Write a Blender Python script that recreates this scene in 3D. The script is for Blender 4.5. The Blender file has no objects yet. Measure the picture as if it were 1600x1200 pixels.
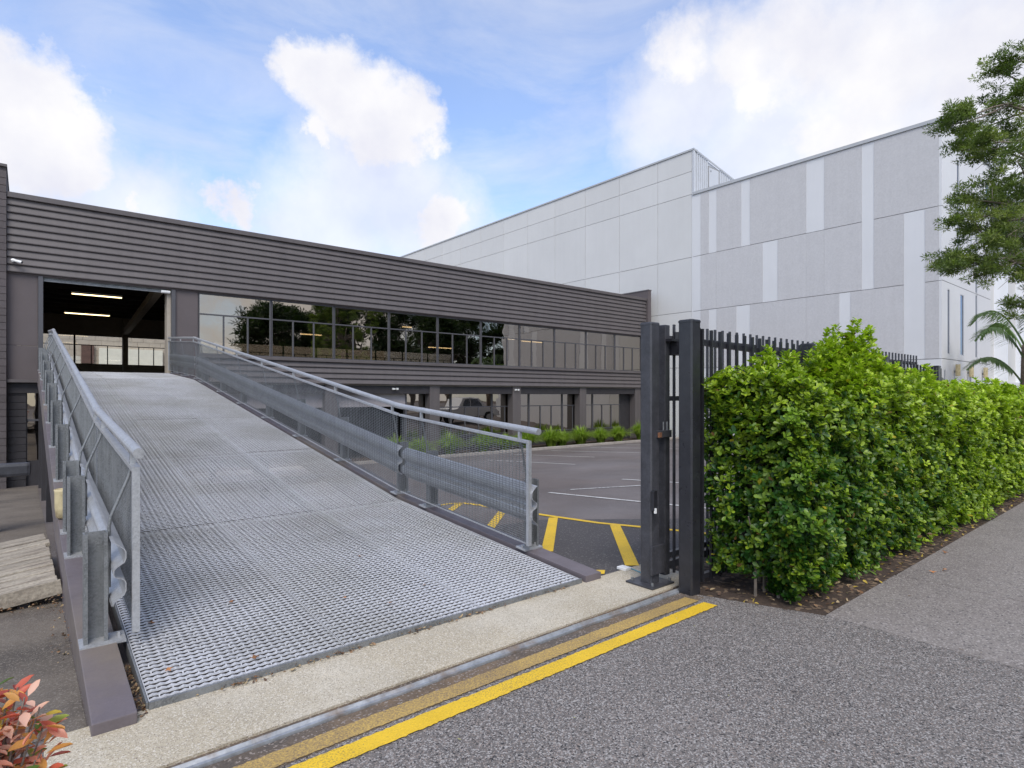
import bpy, bmesh, math, random
import numpy as np
from mathutils import Vector, Matrix, noise
random.seed(7); rng = np.random.default_rng(7)
S = bpy.context.scene
COL = S.collection
# ------------------------------------------------------------------ camera
CAMZ = 1.55
cd = bpy.data.cameras.new("camera"); cam = bpy.data.objects.new("camera", cd); COL.objects.link(cam)
cam.location = (0, 0, CAMZ)
fwd = Vector((0.637, 0.771, 0)).normalized()
cam.rotation_euler = fwd.to_track_quat('-Z', 'Y').to_euler()
cd.sensor_width = 36; cd.lens = 916.66 / 1600 * 36; cd.shift_y = 17 / 1600
cd.clip_start = 0.05; cd.clip_end = 3000
S.camera = cam
S.render.resolution_x = 1024; S.render.resolution_y = 768
# ------------------------------------------------------------------ light
SUN_EL, SUN_AZ = 50, 216        # azimuth of the sun measured clockwise from +Y
sd = bpy.data.lights.new("sun", 'SUN'); sun = bpy.data.objects.new("sun", sd); COL.objects.link(sun)
sd.energy = 1.5; sd.angle = math.radians(32); sd.color = (1.0, 0.955, 0.88)
az, el = math.radians(SUN_AZ), math.radians(SUN_EL)
sdir = Vector((math.sin(az) * math.cos(el), math.cos(az) * math.cos(el), math.sin(el)))
sun.rotation_euler = sdir.to_track_quat('Z', 'Y').to_euler()
S.view_settings.view_transform = 'Standard'; S.view_settings.look = 'None'
S.view_settings.exposure = 0.90; S.view_settings.gamma = 1; S.view_settings.use_curve_mapping = False
W = bpy.data.worlds.new("World"); S.world = W; W.use_nodes = True
nt = W.node_tree; nt.nodes.clear(); N = nt.nodes; L = nt.links
out = N.new('ShaderNodeOutputWorld'); bg = N.new('ShaderNodeBackground'); bg.inputs[1].default_value = 0.12
L.new(bg.outputs[0], out.inputs[0])
sky = N.new('ShaderNodeTexSky'); sky.sky_type = 'NISHITA'; sky.sun_disc = False
sky.sun_elevation = el; sky.sun_rotation = az; sky.altitude = 50; sky.air_density = 1.0; sky.dust_density = 1.0; sky.ozone_density = 2.0
tc = N.new('ShaderNodeTexCoord')
def vmath(op, a, b=None):
    n = N.new('ShaderNodeVectorMath'); n.operation = op
    for i, v in enumerate((a, b)):
        if v is None: continue
        if isinstance(v, (tuple, list)): n.inputs[i].default_value = v
        else: L.new(v, n.inputs[i])
    return n
def fmath(op, a, b=None, clamp=False):
    n = N.new('ShaderNodeMath'); n.operation = op; n.use_clamp = clamp
    for i, v in enumerate((a, b)):
        if v is None: continue
        if isinstance(v, (int, float)): n.inputs[i].default_value = v
        else: L.new(v, n.inputs[i])
    return n.outputs[0]
def wnoise(scale, detail, rough, vec):
    n = N.new('ShaderNodeTexNoise'); n.inputs['Scale'].default_value = scale; n.inputs['Detail'].default_value = detail
    n.inputs['Roughness'].default_value = rough; L.new(vec, n.inputs['Vector']); return n
D = tc.outputs['Generated']
n1 = wnoise(7, 9, 0.62, D)
n2 = wnoise(19, 9, 0.68, D)
off = vmath('SCALE', vmath('SUBTRACT', n1.outputs['Color'], (0.5, 0.5, 0.5)).outputs[0]); off.inputs['Scale'].default_value = 0.17
off2 = vmath('SCALE', vmath('SUBTRACT', n2.outputs['Color'], (0.5, 0.5, 0.5)).outputs[0]); off2.inputs['Scale'].default_value = 0.055
DW = vmath('ADD', vmath('ADD', D, off.outputs[0]).outputs[0], off2.outputs[0]).outputs[0]
def blobs(lst, vec, lo, hi):
    """union of soft spheres on the sky dome: (direction, radius)"""
    cur = None
    for c, r in lst:
        v = Vector(c).normalized()
        d = vmath('DISTANCE', vec, tuple(v)).outputs['Value']
        q = fmath('DIVIDE', d, r)
        cur = q if cur is None else fmath('SMOOTH_MIN', cur, q)
        if cur is not q: cur.node.inputs[2].default_value = 0.25
    m = N.new('ShaderNodeMapRange'); m.interpolation_type = 'SMOOTHSTEP'
    L.new(cur, m.inputs[0]); m.inputs[1].default_value = hi; m.inputs[2].default_value = lo
    m.inputs[3].default_value = 0; m.inputs[4].default_value = 1
    return m.outputs[0]
cum = [((0.31,0.83,0.462),0.051), ((0.345,0.815,0.462),0.055), ((0.385,0.805,0.45),0.055), ((0.42,0.80,0.432),0.055), ((0.45,0.785,0.415),0.055), ((0.478,0.775,0.40),0.046),
       ((0.35,0.84,0.43),0.067), ((0.41,0.825,0.405),0.073), ((0.45,0.81,0.385),0.061), ((0.325,0.87,0.385),0.034),
       ((-0.02,0.92,0.375),0.055), ((0.0,0.93,0.345),0.067), ((0.035,0.93,0.35),0.049), ((0.03,0.94,0.31),0.073), ((-0.05,0.94,0.30),0.110),
       ((0.53,0.81,0.27),.055), ((0.24,0.93,0.275),.040), ((0.13,0.95,0.265),0.037)]
right = [((0.72,0.50,0.49),.07), ((0.77,0.43,0.47),.10), ((0.82,0.37,0.46),.13), ((0.87,0.30,0.44),.16), ((0.90,0.20,0.42),.18),
         ((0.80,0.43,0.42),.07), ((0.86,0.34,0.36),.12), ((0.91,0.26,0.30),.16), ((0.93,0.10,0.36),.25), ((0.97,0.05,0.2),.2)]
soft = [((0.40,0.85,0.34),.15), ((0.47,0.83,0.30),.13), ((0.36,0.88,0.25),.16), ((0.52,0.81,0.24),.12),
        ((0.0,0.96,0.25),.16), ((0.12,0.95,0.25),.12), ((0.75,0.50,0.44),.13), ((0.83,0.42,0.36),.16)]
m1 = blobs(cum, DW, 0.45, 1.35)
m2 = blobs(right, DW, 0.20, 1.30)
m3 = fmath('MULTIPLY', blobs(soft, DW, 0.25, 1.35), 0.80)
# clouds over the rest of the dome (out of the frame), same kind of broken cumulus
n3 = wnoise(2.6, 10, 0.6, D)
ga = N.new('ShaderNodeMapRange'); ga.interpolation_type = 'SMOOTHSTEP'; L.new(n3.outputs['Fac'], ga.inputs[0])
ga.inputs[1].default_value = 0.44; ga.inputs[2].default_value = 0.60
fd = vmath('DOT_PRODUCT', D, (0.637, 0.771, 0.0)).outputs['Value']
ins = N.new('ShaderNodeMapRange'); ins.interpolation_type = 'SMOOTHSTEP'; L.new(fd, ins.inputs[0])
ins.inputs[1].default_value = 0.62; ins.inputs[2].default_value = 0.30
m4 = fmath('MULTIPLY', ga.outputs[0], ins.outputs[0])
mpw = N.new('ShaderNodeMapping'); mpw.inputs['Scale'].default_value = (1.0, 1.0, 3.6); mpw.inputs['Rotation'].default_value = (0.25, 0.12, 0); L.new(D, mpw.inputs[0])
n4 = wnoise(2.6, 10, 0.62, mpw.outputs[0]); n4.inputs['Distortion'].default_value = 0.5
veil = N.new('ShaderNodeMapRange'); L.new(n4.outputs['Fac'], veil.inputs[0]); veil.inputs[1].default_value = 0.42; veil.inputs[2].default_value = 0.68
veil.inputs[3].default_value = 0.14; veil.inputs[4].default_value = 0.46
mm = fmath('MAXIMUM', fmath('MAXIMUM', m1, m2), fmath('MAXIMUM', fmath('MAXIMUM', m3, m4), veil.outputs[0]))
# cloud body colour: white with faint lilac-grey folds
cr = N.new('ShaderNodeMapRange'); n5 = wnoise(6, 7, 0.55, D); L.new(n5.outputs['Fac'], cr.inputs[0])
cr.inputs[1].default_value = 0.35; cr.inputs[2].default_value = 0.65
ccol = N.new('ShaderNodeMix'); ccol.data_type = 'RGBA'; L.new(cr.outputs[0], ccol.inputs[0])
ccol.inputs[6].default_value = (3.75, 3.78, 4.2, 1); ccol.inputs[7].default_value = (4.7, 4.65, 4.65, 1)
skyg = N.new('ShaderNodeMix'); skyg.data_type = 'RGBA'; skyg.blend_type = 'MULTIPLY'; skyg.inputs[0].default_value = 1
L.new(sky.outputs[0], skyg.inputs[6]); skyg.inputs[7].default_value = (1.02, 1.12, 1.28, 1)
mx = N.new('ShaderNodeMix'); mx.data_type = 'RGBA'; L.new(mm, mx.inputs[0]); L.new(skyg.outputs[2], mx.inputs[6]); L.new(ccol.outputs[2], mx.inputs[7])
L.new(mx.outputs[2], bg.inputs[0])

# ------------------------------------------------------------------ helpers
def wloc(o):
    v = Vector((0, 0, 0))
    while o is not None:
        v += o.location; o = o.parent
    return v
def props(o, label=None, cat=None, group=None, kind=None):
    if label: o['label'] = label
    if cat: o['category'] = cat
    if group: o['group'] = group
    if kind: o['kind'] = kind
    return o
def empty(name, loc, label, cat, group=None):
    o = bpy.data.objects.new(name, None); COL.objects.link(o); o.location = loc; o.empty_display_size = .2
    return props(o, label, cat, group)
class MB:
    def __init__(s): s.v = []; s.f = []; s.mi = []
    def add(s, vs, fs, m=0):
        b = len(s.v); s.v += [tuple(v) for v in vs]; s.f += [tuple(b + i for i in f) for f in fs]; s.mi += [m] * len(fs); return s
    def box(s, x0, x1, y0, y1, z0, z1, m=0):
        return s.add([(x0,y0,z0),(x1,y0,z0),(x1,y1,z0),(x0,y1,z0),(x0,y0,z1),(x1,y0,z1),(x1,y1,z1),(x0,y1,z1)],
                     [(0,3,2,1),(4,5,6,7),(0,1,5,4),(1,2,6,5),(2,3,7,6),(3,0,4,7)], m)
    def hexa(s, P, m=0):   # 8 points, bottom 4 then top 4
        return s.add(P, [(0,3,2,1),(4,5,6,7),(0,1,5,4),(1,2,6,5),(2,3,7,6),(3,0,4,7)], m)
    def tube(s, pts, r, n=8, m=0, cap=True):
        pts = [Vector(p) for p in pts]; rs = r if isinstance(r, (list, tuple)) else [r] * len(pts)
        rings = []; up = None
        for i, p in enumerate(pts):
            d = (pts[min(i + 1, len(pts) - 1)] - pts[max(i - 1, 0)]).normalized()
            if up is None: up = Vector((0, 0, 1)) if abs(d.z) < .9 else Vector((1, 0, 0))
            a = (up - d * up.dot(d)).normalized(); b = d.cross(a); up = a
            rings.append([p + (a * math.cos(2*math.pi*k/n) + b * math.sin(2*math.pi*k/n)) * rs[i] for k in range(n)])
        fs = []
        for i in range(len(rings) - 1):
            for k in range(n):
                fs.append((i*n+k, i*n+(k+1) % n, (i+1)*n+(k+1) % n, (i+1)*n+k))
        if cap: fs += [tuple(range(n))[::-1], tuple((len(rings)-1)*n + k for k in range(n))]
        return s.add([v for rg in rings for v in rg], fs, m)
    def loft(s, secs, m=0, cap=True, closed=True):
        n = len(secs[0]); fs = []
        for i in range(len(secs) - 1):
            for k in range(n if closed else n - 1):
                fs.append((i*n+k, (i+1)*n+k, (i+1)*n+(k+1) % n, i*n+(k+1) % n))
        if cap: fs += [tuple(range(n)), tuple((len(secs)-1)*n + k for k in range(n))[::-1]]
        return s.add([v for sc in secs for v in sc], fs, m)
    def mesh(s, name, mats, origin=(0,0,0), bevel=0, smooth=False, fix=False):
        me = bpy.data.meshes.new(name); o = Vector(origin)
        me.from_pydata([tuple(Vector(v) - o) for v in s.v], [], s.f)
        for m in (mats if isinstance(mats, (list, tuple)) else [mats]): me.materials.append(m)
        if len(set(s.mi)) > 1: me.polygons.foreach_set('material_index', s.mi)
        if bevel or fix:
            bm = bmesh.new(); bm.from_mesh(me)
            if fix: bmesh.ops.recalc_face_normals(bm, faces=bm.faces)
            if bevel: bmesh.ops.bevel(bm, geom=[e for e in bm.edges if len(e.link_faces) == 2 and e.calc_face_angle(0) > .6], offset=bevel, segments=2, affect='EDGES', profile=.6)
            bm.to_mesh(me); bm.free()
        if smooth: me.polygons.foreach_set('use_smooth', [True] * len(me.polygons))
        me.update(); return me
    def build(s, name, mats, parent=None, bevel=0, smooth=False, kind=None, label=None, cat=None, group=None, fix=False):
        og = wloc(parent) if parent else Vector((0, 0, 0))
        o = bpy.data.objects.new(name, s.mesh(name, mats, og, bevel, smooth, fix)); COL.objects.link(o)
        if parent: o.parent = parent
        return props(o, label, cat, group, kind)
def inst(name, me, parent, loc, rot=None, scale=None):
    o = bpy.data.objects.new(name, me); COL.objects.link(o); o.parent = parent
    o.location = Vector(loc) - (wloc(parent) if parent else Vector((0,0,0)))
    if rot is not None: o.rotation_euler = rot
    if scale is not None: o.scale = scale
    return o
def numesh(name, V, F, mats, cols=None, parent=None, kind='stuff', smooth=False, **kw):
    """fast mesh from numpy arrays, F is (n,3) or (n,4)"""
    og = wloc(parent) if parent else Vector((0,0,0))
    V = np.asarray(V, dtype=np.float32) - np.array(og, dtype=np.float32)
    me = bpy.data.meshes.new(name); k = F.shape[1]
    me.vertices.add(len(V)); me.vertices.foreach_set('co', V.ravel())
    me.loops.add(F.size); me.loops.foreach_set('vertex_index', F.astype(np.int32).ravel())
    me.polygons.add(len(F)); me.polygons.foreach_set('loop_start', np.arange(0, F.size, k, dtype=np.int32))
    me.polygons.foreach_set('loop_total', np.full(len(F), k, dtype=np.int32))
    if smooth: me.polygons.foreach_set('use_smooth', [True]*len(F))
    me.materials.append(mats); me.update(calc_edges=True); me.validate()
    if cols is not None:
        a = me.color_attributes.new('tone', 'FLOAT_COLOR', 'POINT')
        c = np.ones((len(V), 4), dtype=np.float32); c[:, :3] = cols; a.data.foreach_set('color', c.ravel())
    o = bpy.data.objects.new(name, me); COL.objects.link(o)
    if parent: o.parent = parent
    return props(o, kind=kind, **kw)
# ---- materials
def newmat(name):
    m = bpy.data.materials.new(name); m.use_nodes = True; t = m.node_tree; t.nodes.clear()
    o = t.nodes.new('ShaderNodeOutputMaterial'); return m, t, o
def mat(name, col, rough=.7, metal=0.0, var=.12, vs=3.0, fine=0.0, fs=60.0, bump=0.0, bs=80.0, spec=.5, col2=None, c2s=.6, c2=(.45,.62), stretch=None, speck=None, streak=0.0, rvar=.0):
    m, t, o = newmat(name); n = t.nodes; l = t.links
    p = n.new('ShaderNodeBsdfPrincipled'); l.new(p.outputs[0], o.inputs[0])
    p.inputs['Metallic'].default_value = metal; p.inputs['Roughness'].default_value = rough; p.inputs['Specular IOR Level'].default_value = spec
    g = n.new('ShaderNodeNewGeometry'); vec = g.outputs['Position']
    if stretch:
        mp = n.new('ShaderNodeMapping'); mp.inputs['Scale'].default_value = stretch; l.new(vec, mp.inputs[0]); vec = mp.outputs[0]
    def nz(sc, det=5, v=vec, r=.6):
        a = n.new('ShaderNodeTexNoise'); a.inputs['Scale'].default_value = sc; a.inputs['Detail'].default_value = det; a.inputs['Roughness'].default_value = r; l.new(v, a.inputs[0]); return a.outputs['Fac']
    def mr(src, a, b, c, d):
        r = n.new('ShaderNodeMapRange'); l.new(src, r.inputs[0])
        for i, x in enumerate((a, b, c, d)): r.inputs[i+1].default_value = x
        return r.outputs[0]
    def mul(a, b):
        q = n.new('ShaderNodeMath'); q.operation = 'MULTIPLY'; l.new(a, q.inputs[0]); l.new(b, q.inputs[1]); return q.outputs[0]
    base = None
    if col2:
        mxn = n.new('ShaderNodeMix'); mxn.data_type = 'RGBA'; l.new(mr(nz(c2s, 7), c2[0], c2[1], 0, 1), mxn.inputs[0])
        mxn.inputs[6].default_value = (*col, 1); mxn.inputs[7].default_value = (*col2, 1); base = mxn.outputs[2]
    else:
        r_ = n.new('ShaderNodeRGB'); r_.outputs[0].default_value = (*col, 1); base = r_.outputs[0]
    k = mr(nz(vs, 6), .3, .7, 1 - var, 1 + var)
    if fine: k = mul(k, mr(nz(fs, 3, g.outputs['Position']), .3, .7, 1 - fine, 1 + fine))
    if streak:
        mp2 = n.new('ShaderNodeMapping'); mp2.inputs['Scale'].default_value = (1.5, 1.5, .08); l.new(g.outputs['Position'], mp2.inputs[0])
        k = mul(k, mr(nz(3, 5, mp2.outputs[0]), .35, .7, 1 + streak * .5, 1 - streak))
    sc = n.new('ShaderNodeVectorMath'); sc.operation = 'SCALE'; l.new(base, sc.inputs[0]); l.new(k, sc.inputs['Scale']); cur = sc.outputs[0]
    if speck:   # (scale, threshold lo, hi, colour)
        for (ssc, lo, hi, scol) in speck:
            vo = n.new('ShaderNodeTexVoronoi'); vo.inputs['Scale'].default_value = ssc; l.new(g.outputs['Position'], vo.inputs[0])
            sx = n.new('ShaderNodeSeparateColor'); l.new(vo.outputs['Color'], sx.inputs[0])
            mxs = n.new('ShaderNodeMix'); mxs.data_type = 'RGBA'; l.new(mr(sx.outputs[0], lo, hi, 0, 1), mxs.inputs[0]); l.new(cur, mxs.inputs[6])
            mxs.inputs[7].default_value = (*scol, 1); cur = mxs.outputs[2]
    l.new(cur, p.inputs['Base Color'])
    if rvar: l.new(mr(nz(vs*2.3, 5), .3, .7, rough - rvar, rough + rvar), p.inputs['Roughness'])
    if bump:
        b = n.new('ShaderNodeBump'); b.inputs['Strength'].default_value = bump; b.inputs['Distance'].default_value = .01
        l.new(nz(bs, 4, g.outputs['Position']), b.inputs['Height']); l.new(b.outputs[0], p.inputs['Normal'])
    return m
def leafmat(name, rough=.35, trans=.35, attr=True, col=(.05,.12,.02), hue=(1.0,1.25,.35), spec=.5):
    m, t, o = newmat(name); n = t.nodes; l = t.links
    p = n.new('ShaderNodeBsdfPrincipled'); tr = n.new('ShaderNodeBsdfTranslucent'); mxn = n.new('ShaderNodeMixShader'); mxn.inputs[0].default_value = trans
    if attr:
        a = n.new('ShaderNodeAttribute'); a.attribute_name = 'tone'; c = a.outputs['Color']
    else:
        r = n.new('ShaderNodeRGB'); r.outputs[0].default_value = (*col, 1); c = r.outputs[0]
        oi = n.new('ShaderNodeObjectInfo'); mr = n.new('ShaderNodeMapRange'); l.new(oi.outputs['Random'], mr.inputs[0]); mr.inputs[3].default_value = .65; mr.inputs[4].default_value = 1.4
        sc = n.new('ShaderNodeVectorMath'); sc.operation = 'SCALE'; l.new(c, sc.inputs[0]); l.new(mr.outputs[0], sc.inputs['Scale']); c = sc.outputs[0]
    l.new(c, p.inputs['Base Color']); p.inputs['Roughness'].default_value = rough; p.inputs['Specular IOR Level'].default_value = spec
    mu = n.new('ShaderNodeMix'); mu.data_type = 'RGBA'; mu.blend_type = 'MULTIPLY'; mu.inputs[0].default_value = 1; l.new(c, mu.inputs[6]); mu.inputs[7].default_value = (*hue, 1)
    l.new(mu.outputs[2], tr.inputs[0]); l.new(p.outputs[0], mxn.inputs[1]); l.new(tr.outputs[0], mxn.inputs[2]); l.new(mxn.outputs[0], o.inputs[0])
    return m
def glassmat(name, refl=.35, rcol=(1,1,1), tcol=(.3,.3,.3), wob=.0):
    m, t, o = newmat(name); n = t.nodes; l = t.links
    g = n.new('ShaderNodeBsdfGlossy'); g.inputs['Roughness'].default_value = .01; g.inputs['Color'].default_value = (*rcol, 1)
    tr = n.new('ShaderNodeBsdfTransparent'); tr.inputs[0].default_value = (*tcol, 1)
    fr = n.new('ShaderNodeFresnel'); fr.inputs[0].default_value = 1.5
    ad = n.new('ShaderNodeMath'); ad.operation = 'ADD'; ad.use_clamp = True; l.new(fr.outputs[0], ad.inputs[0]); ad.inputs[1].default_value = refl - .04
    mxn = n.new('ShaderNodeMixShader'); l.new(ad.outputs[0], mxn.inputs[0]); l.new(tr.outputs[0], mxn.inputs[1]); l.new(g.outputs[0], mxn.inputs[2]); l.new(mxn.outputs[0], o.inputs[0])
    if wob:
        nz = n.new('ShaderNodeTexNoise'); nz.inputs['Scale'].default_value = .9; geo = n.new('ShaderNodeNewGeometry'); l.new(geo.outputs['Position'], nz.inputs[0])
        b = n.new('ShaderNodeBump'); b.inputs['Strength'].default_value = wob; b.inputs['Distance'].default_value = .02; l.new(nz.outputs[0], b.inputs['Height']); l.new(b.outputs[0], g.inputs['Normal'])
    return m
def emitmat(name, col, s):
    m, t, o = newmat(name); e = t.nodes.new('ShaderNodeEmission'); e.inputs[0].default_value = (*col, 1); e.inputs[1].default_value = s; t.links.new(e.outputs[0], o.inputs[0]); return m

M = {}
M['drive'] = mat('aggregate_asphalt', (.120,.108,.100), .85, var=.14, vs=.9, fine=.26, fs=80, bump=.55, bs=150, speck=[(150,.72,.80,(.34,.318,.30)), (130,.84,.90,(.036,.034,.034)), (210,.84,.90,(.26,.21,.18))], col2=(.145,.13,.12), c2s=.5)
M['yard'] = mat('car_park_asphalt', (.108,.087,.078), .8, var=.24, vs=.6, fine=.2, fs=60, bump=.4, bs=110, col2=(.13,.115,.112), c2s=.28, c2=(.4,.65), speck=[(150,.86,.94,(.17,.155,.15))])
M['patch'] = mat('newer_asphalt', (.066,.06,.06), .85, var=.1, vs=1.5, fine=.2, fs=80, bump=.4, bs=120, speck=[(80,.92,.96,(.16,.15,.14))])
M['foot'] = mat('footpath_asphalt', (.185,.162,.148), .9, var=.12, vs=.8, fine=.16, fs=110, bump=.4, bs=150, speck=[(120,.8,.88,(.33,.3,.28)), (90,.92,.95,(.09,.08,.08))], col2=(.215,.192,.175), c2s=.7)
M['conc'] = mat('exposed_aggregate_concrete', (.42,.365,.27), .85, var=.10, vs=2.0, fine=.16, fs=90, bump=.45, bs=140, speck=[(260,.85,.92,(.22,.18,.14)), (170,.84,.92,(.58,.53,.44))], col2=(.48,.43,.34), c2s=1.3)
M['kerb'] = mat('kerb_concrete', (.30,.27,.24), .85, var=.2, vs=3, fine=.15, bump=.3)
M['stain'] = mat('stained_asphalt', (.085,.07,.058), .9, var=.2, vs=2, fine=.25, fs=90, bump=.5, bs=130, col2=(.17,.115,.07), c2s=1.8, c2=(.4,.7), speck=[(110,.85,.9,(.24,.2,.17))])
def paint(name, col, under, lo, hi, scale=40):
    m = mat(name, col, .65, var=.08, vs=3, fine=.1, fs=100, bump=.5, bs=150)
    t = m.node_tree; n = t.nodes; l = t.links; p = [x for x in n if x.type == 'BSDF_PRINCIPLED'][0]
    src = p.inputs['Base Color'].links[0].from_socket
    g = n.new('ShaderNodeNewGeometry'); a = n.new('ShaderNodeTexNoise'); a.inputs['Scale'].default_value = scale; a.inputs['Detail'].default_value = 6; l.new(g.outputs['Position'], a.inputs[0])
    b = n.new('ShaderNodeTexNoise'); b.inputs['Scale'].default_value = 1.7; b.inputs['Detail'].default_value = 3; l.new(g.outputs['Position'], b.inputs[0])
    ad = n.new('ShaderNodeMath'); ad.operation = 'MULTIPLY_ADD'; l.new(b.outputs['Fac'], ad.inputs[0]); ad.inputs[1].default_value = .5; l.new(a.outputs['Fac'], ad.inputs[2])
    r = n.new('ShaderNodeMapRange'); l.new(ad.outputs[0], r.inputs[0]); r.inputs[1].default_value = lo; r.inputs[2].default_value = hi
    mxn = n.new('ShaderNodeMix'); mxn.data_type = 'RGBA'; l.new(r.outputs[0], mxn.inputs[0]); l.new(src, mxn.inputs[6]); mxn.inputs[7].default_value = (*under, 1); l.new(mxn.outputs[2], p.inputs['Base Color'])
    return m
M['yellow'] = paint('yellow_road_paint', (.70,.45,.02), (.24,.17,.05), .80, 1.02, 120)
M['yworn'] = paint('worn_yellow_paint', (.50,.335,.09), (.17,.12,.075), .60, .98, 110)
M['white'] = paint('white_road_paint', (.55,.54,.52), (.12,.11,.11), .78, .95)
M['soil'] = mat('bark_soil', (.05,.032,.022), .95, var=.4, vs=12, fine=.4, fs=50, bump=1, bs=35, speck=[(30,.8,.86,(.16,.11,.07))])
M['rail'] = mat('worn_steel_track', (.33,.34,.35), .45, metal=.5, var=.25, vs=14, fine=.1, rvar=.1, col2=(.22,.17,.13), c2s=5, c2=(.5,.68))
M['galv'] = mat('galvanised_steel', (.40,.405,.415), .48, metal=.55, var=.16, vs=9, fine=.10, fs=70, rvar=.08, speck=[(110,.3,1.0,(.46,.465,.475))])
M['galvd'] = mat('weathered_galvanised_steel', (.20,.208,.212), .5, metal=.5, var=.25, vs=7, fine=.14, fs=60, rvar=.08, speck=[(110,.3,1.0,(.25,.255,.26))], streak=.25)
M['grate'] = mat('galvanised_grating', (.55,.55,.565), .5, metal=.2, var=.06, vs=1.6, fine=.28, fs=75, rvar=.05, col2=(.45,.445,.435), c2s=.9, c2=(.42,.65))
M['beam'] = mat('purple_brown_painted_steel', (.125,.105,.112), .5, var=.10, vs=4, fine=.06, fs=90, bump=.1, bs=120, rvar=.08, col2=(.17,.14,.115), c2s=.35, c2=(.5,.62))
M['char'] = mat('charcoal_cladding_paint', (.098,.085,.084), .55, var=.05, vs=1.2, fine=.05, fs=25, streak=.10, bump=.05)
M['chard'] = mat('charcoal_panel_paint', (.100,.083,.084), .75, var=.06, vs=2, fine=.08, fs=90, bump=.3, bs=120)
M['frame'] = mat('charcoal_window_frame', (.07,.068,.075), .4, var=.05)
M['dark'] = mat('black_blockwork', (.028,.025,.028), .7, var=.15, vs=4, bump=.5, bs=60)
M['block'] = mat('charcoal_blockwork', (.088,.075,.076), .85, var=.10, vs=3, fine=.12, fs=70, bump=.6, bs=70)
M['black'] = mat('black_powdercoat', (.020,.020,.024), .33, var=.25, vs=6, fine=.15, fs=30, rvar=.08, spec=.5)
M['blackw'] = mat('weathered_black_steel', (.045,.045,.052), .42, var=.3, vs=8, fine=.2, fs=60, rvar=.1, streak=.2)
M['wsm'] = mat('smooth_pale_grey_paint', (.64,.64,.645), .8, var=.03, vs=.6, fine=.02, bump=.05, streak=.012)
M['wsl'] = mat('smooth_panel_paint', (.60,.595,.58), .8, var=.03, vs=.5, fine=.02, bump=.05, streak=.015)
M['wtx'] = mat('rough_grey_render', (.515,.505,.505), .9, var=.02, vs=1.1, fine=.06, fs=14, bump=.35, bs=18, streak=.03, stretch=(1,1,2))
M['joint'] = mat('dark_joint', (.27,.27,.27), .9)
M['wmetal'] = mat('white_ribbed_metal', (.50,.51,.53), .45, var=.03, vs=2)
M['cap'] = mat('grey_parapet_cap', (.42,.43,.44), .5, var=.05)
M['int'] = mat('dark_interior', (.035,.032,.031), .9, var=.2)
M['intw'] = mat('interior_brown_wall', (.34,.30,.25), .8, var=.1)
M['fin'] = mat('white_fin_paint', (.82,.84,.88), .6, var=.02)
M['beige'] = mat('beige_blockwork', (.44,.38,.31), .9, var=.08, vs=2, fine=.06, bump=.3)
M['cream'] = mat('cream_plaster', (.72,.69,.58), .85, var=.05)
M['brown'] = mat('brown_louvre', (.11,.06,.045), .7, var=.2)
M['shut'] = mat('pale_mauve_shutter', (.33,.30,.31), .6, var=.06)
M['plank'] = mat('weathered_timber', (.31,.27,.215), .9, var=.22, vs=2.2, fine=.25, fs=40, bump=.6, bs=50, stretch=(1.2,9,4), col2=(.17,.14,.11), c2s=1.6, c2=(.48,.66))
M['rust'] = mat('rusty_steel', (.2,.09,.045), .8, var=.4, vs=20)
M['bark'] = mat('grey_tree_bark', (.20,.165,.135), .9, var=.3, vs=12, bump=.8, bs=40)
M['palmb'] = mat('palm_trunk_bark', (.16,.12,.085), .95, var=.35, vs=10, bump=.9, bs=25)
M['tub'] = mat('aged_cream_plastic', (.52,.44,.26), .5, var=.15, vs=14, col2=(.3,.23,.13), c2s=6, c2=(.5,.7))
M['wplastic'] = mat('white_plastic', (.75,.75,.74), .4, var=.03)
M['glass'] = glassmat('bronze_reflective_glass', .40, (.84,.76,.67), (.28,.24,.20), .22)
M['glassc'] = glassmat('clear_glass', .08, (1,1,1), (.85,.86,.84))
M['glassb'] = glassmat('blue_dark_glass', .14, (.7,.8,1), (.05,.08,.14))
M['tube'] = emitmat('lit_warm_tube', (1,.78,.42), 2.2)
M['tubew'] = emitmat('lit_white_tube', (1,.93,.75), 2.4)
M['hleaf'] = leafmat('glossy_hedge_leaf', .36, .33, spec=.38)
M['tleaf'] = leafmat('tree_leaf', .5, .45)
M['oleaf'] = leafmat('dark_tree_leaf', .5, .3)
M['frond'] = leafmat('palm_frond', .5, .35, attr=False, col=(.13,.20,.075))
M['gleaf'] = leafmat('grass_blade', .5, .35)
M['nleaf'] = leafmat('nandina_leaf', .4, .35, hue=(1.2,.8,.5))
M['dleaf'] = leafmat('dry_leaf', .8, .1, attr=False, col=(.30,.13,.05))
M['tyre'] = mat('tyre_rubber', (.02,.02,.02), .9)
M['carw'] = mat('white_car_paint', (.75,.75,.74), .25, var=.01)
M['cable'] = mat('blue_cable', (.10,.30,.38), .5)

def vary(m, amt):
    t = m.node_tree; n = t.nodes; l = t.links; p = [x for x in n if x.type == 'BSDF_PRINCIPLED'][0]
    src = p.inputs['Base Color'].links[0].from_socket; oi = n.new('ShaderNodeObjectInfo'); r = n.new('ShaderNodeMapRange'); l.new(oi.outputs['Random'], r.inputs[0])
    r.inputs[3].default_value = 1-amt; r.inputs[4].default_value = 1+amt
    sc = n.new('ShaderNodeVectorMath'); sc.operation = 'SCALE'; l.new(src, sc.inputs[0]); l.new(r.outputs[0], sc.inputs['Scale']); l.new(sc.outputs[0], p.inputs['Base Color'])
for k_, a_ in (('wsl',.018),('wtx',.02),('char',.035),('block',.10),('plank',.12),('grate',.03)): vary(M[k_], a_)

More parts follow.
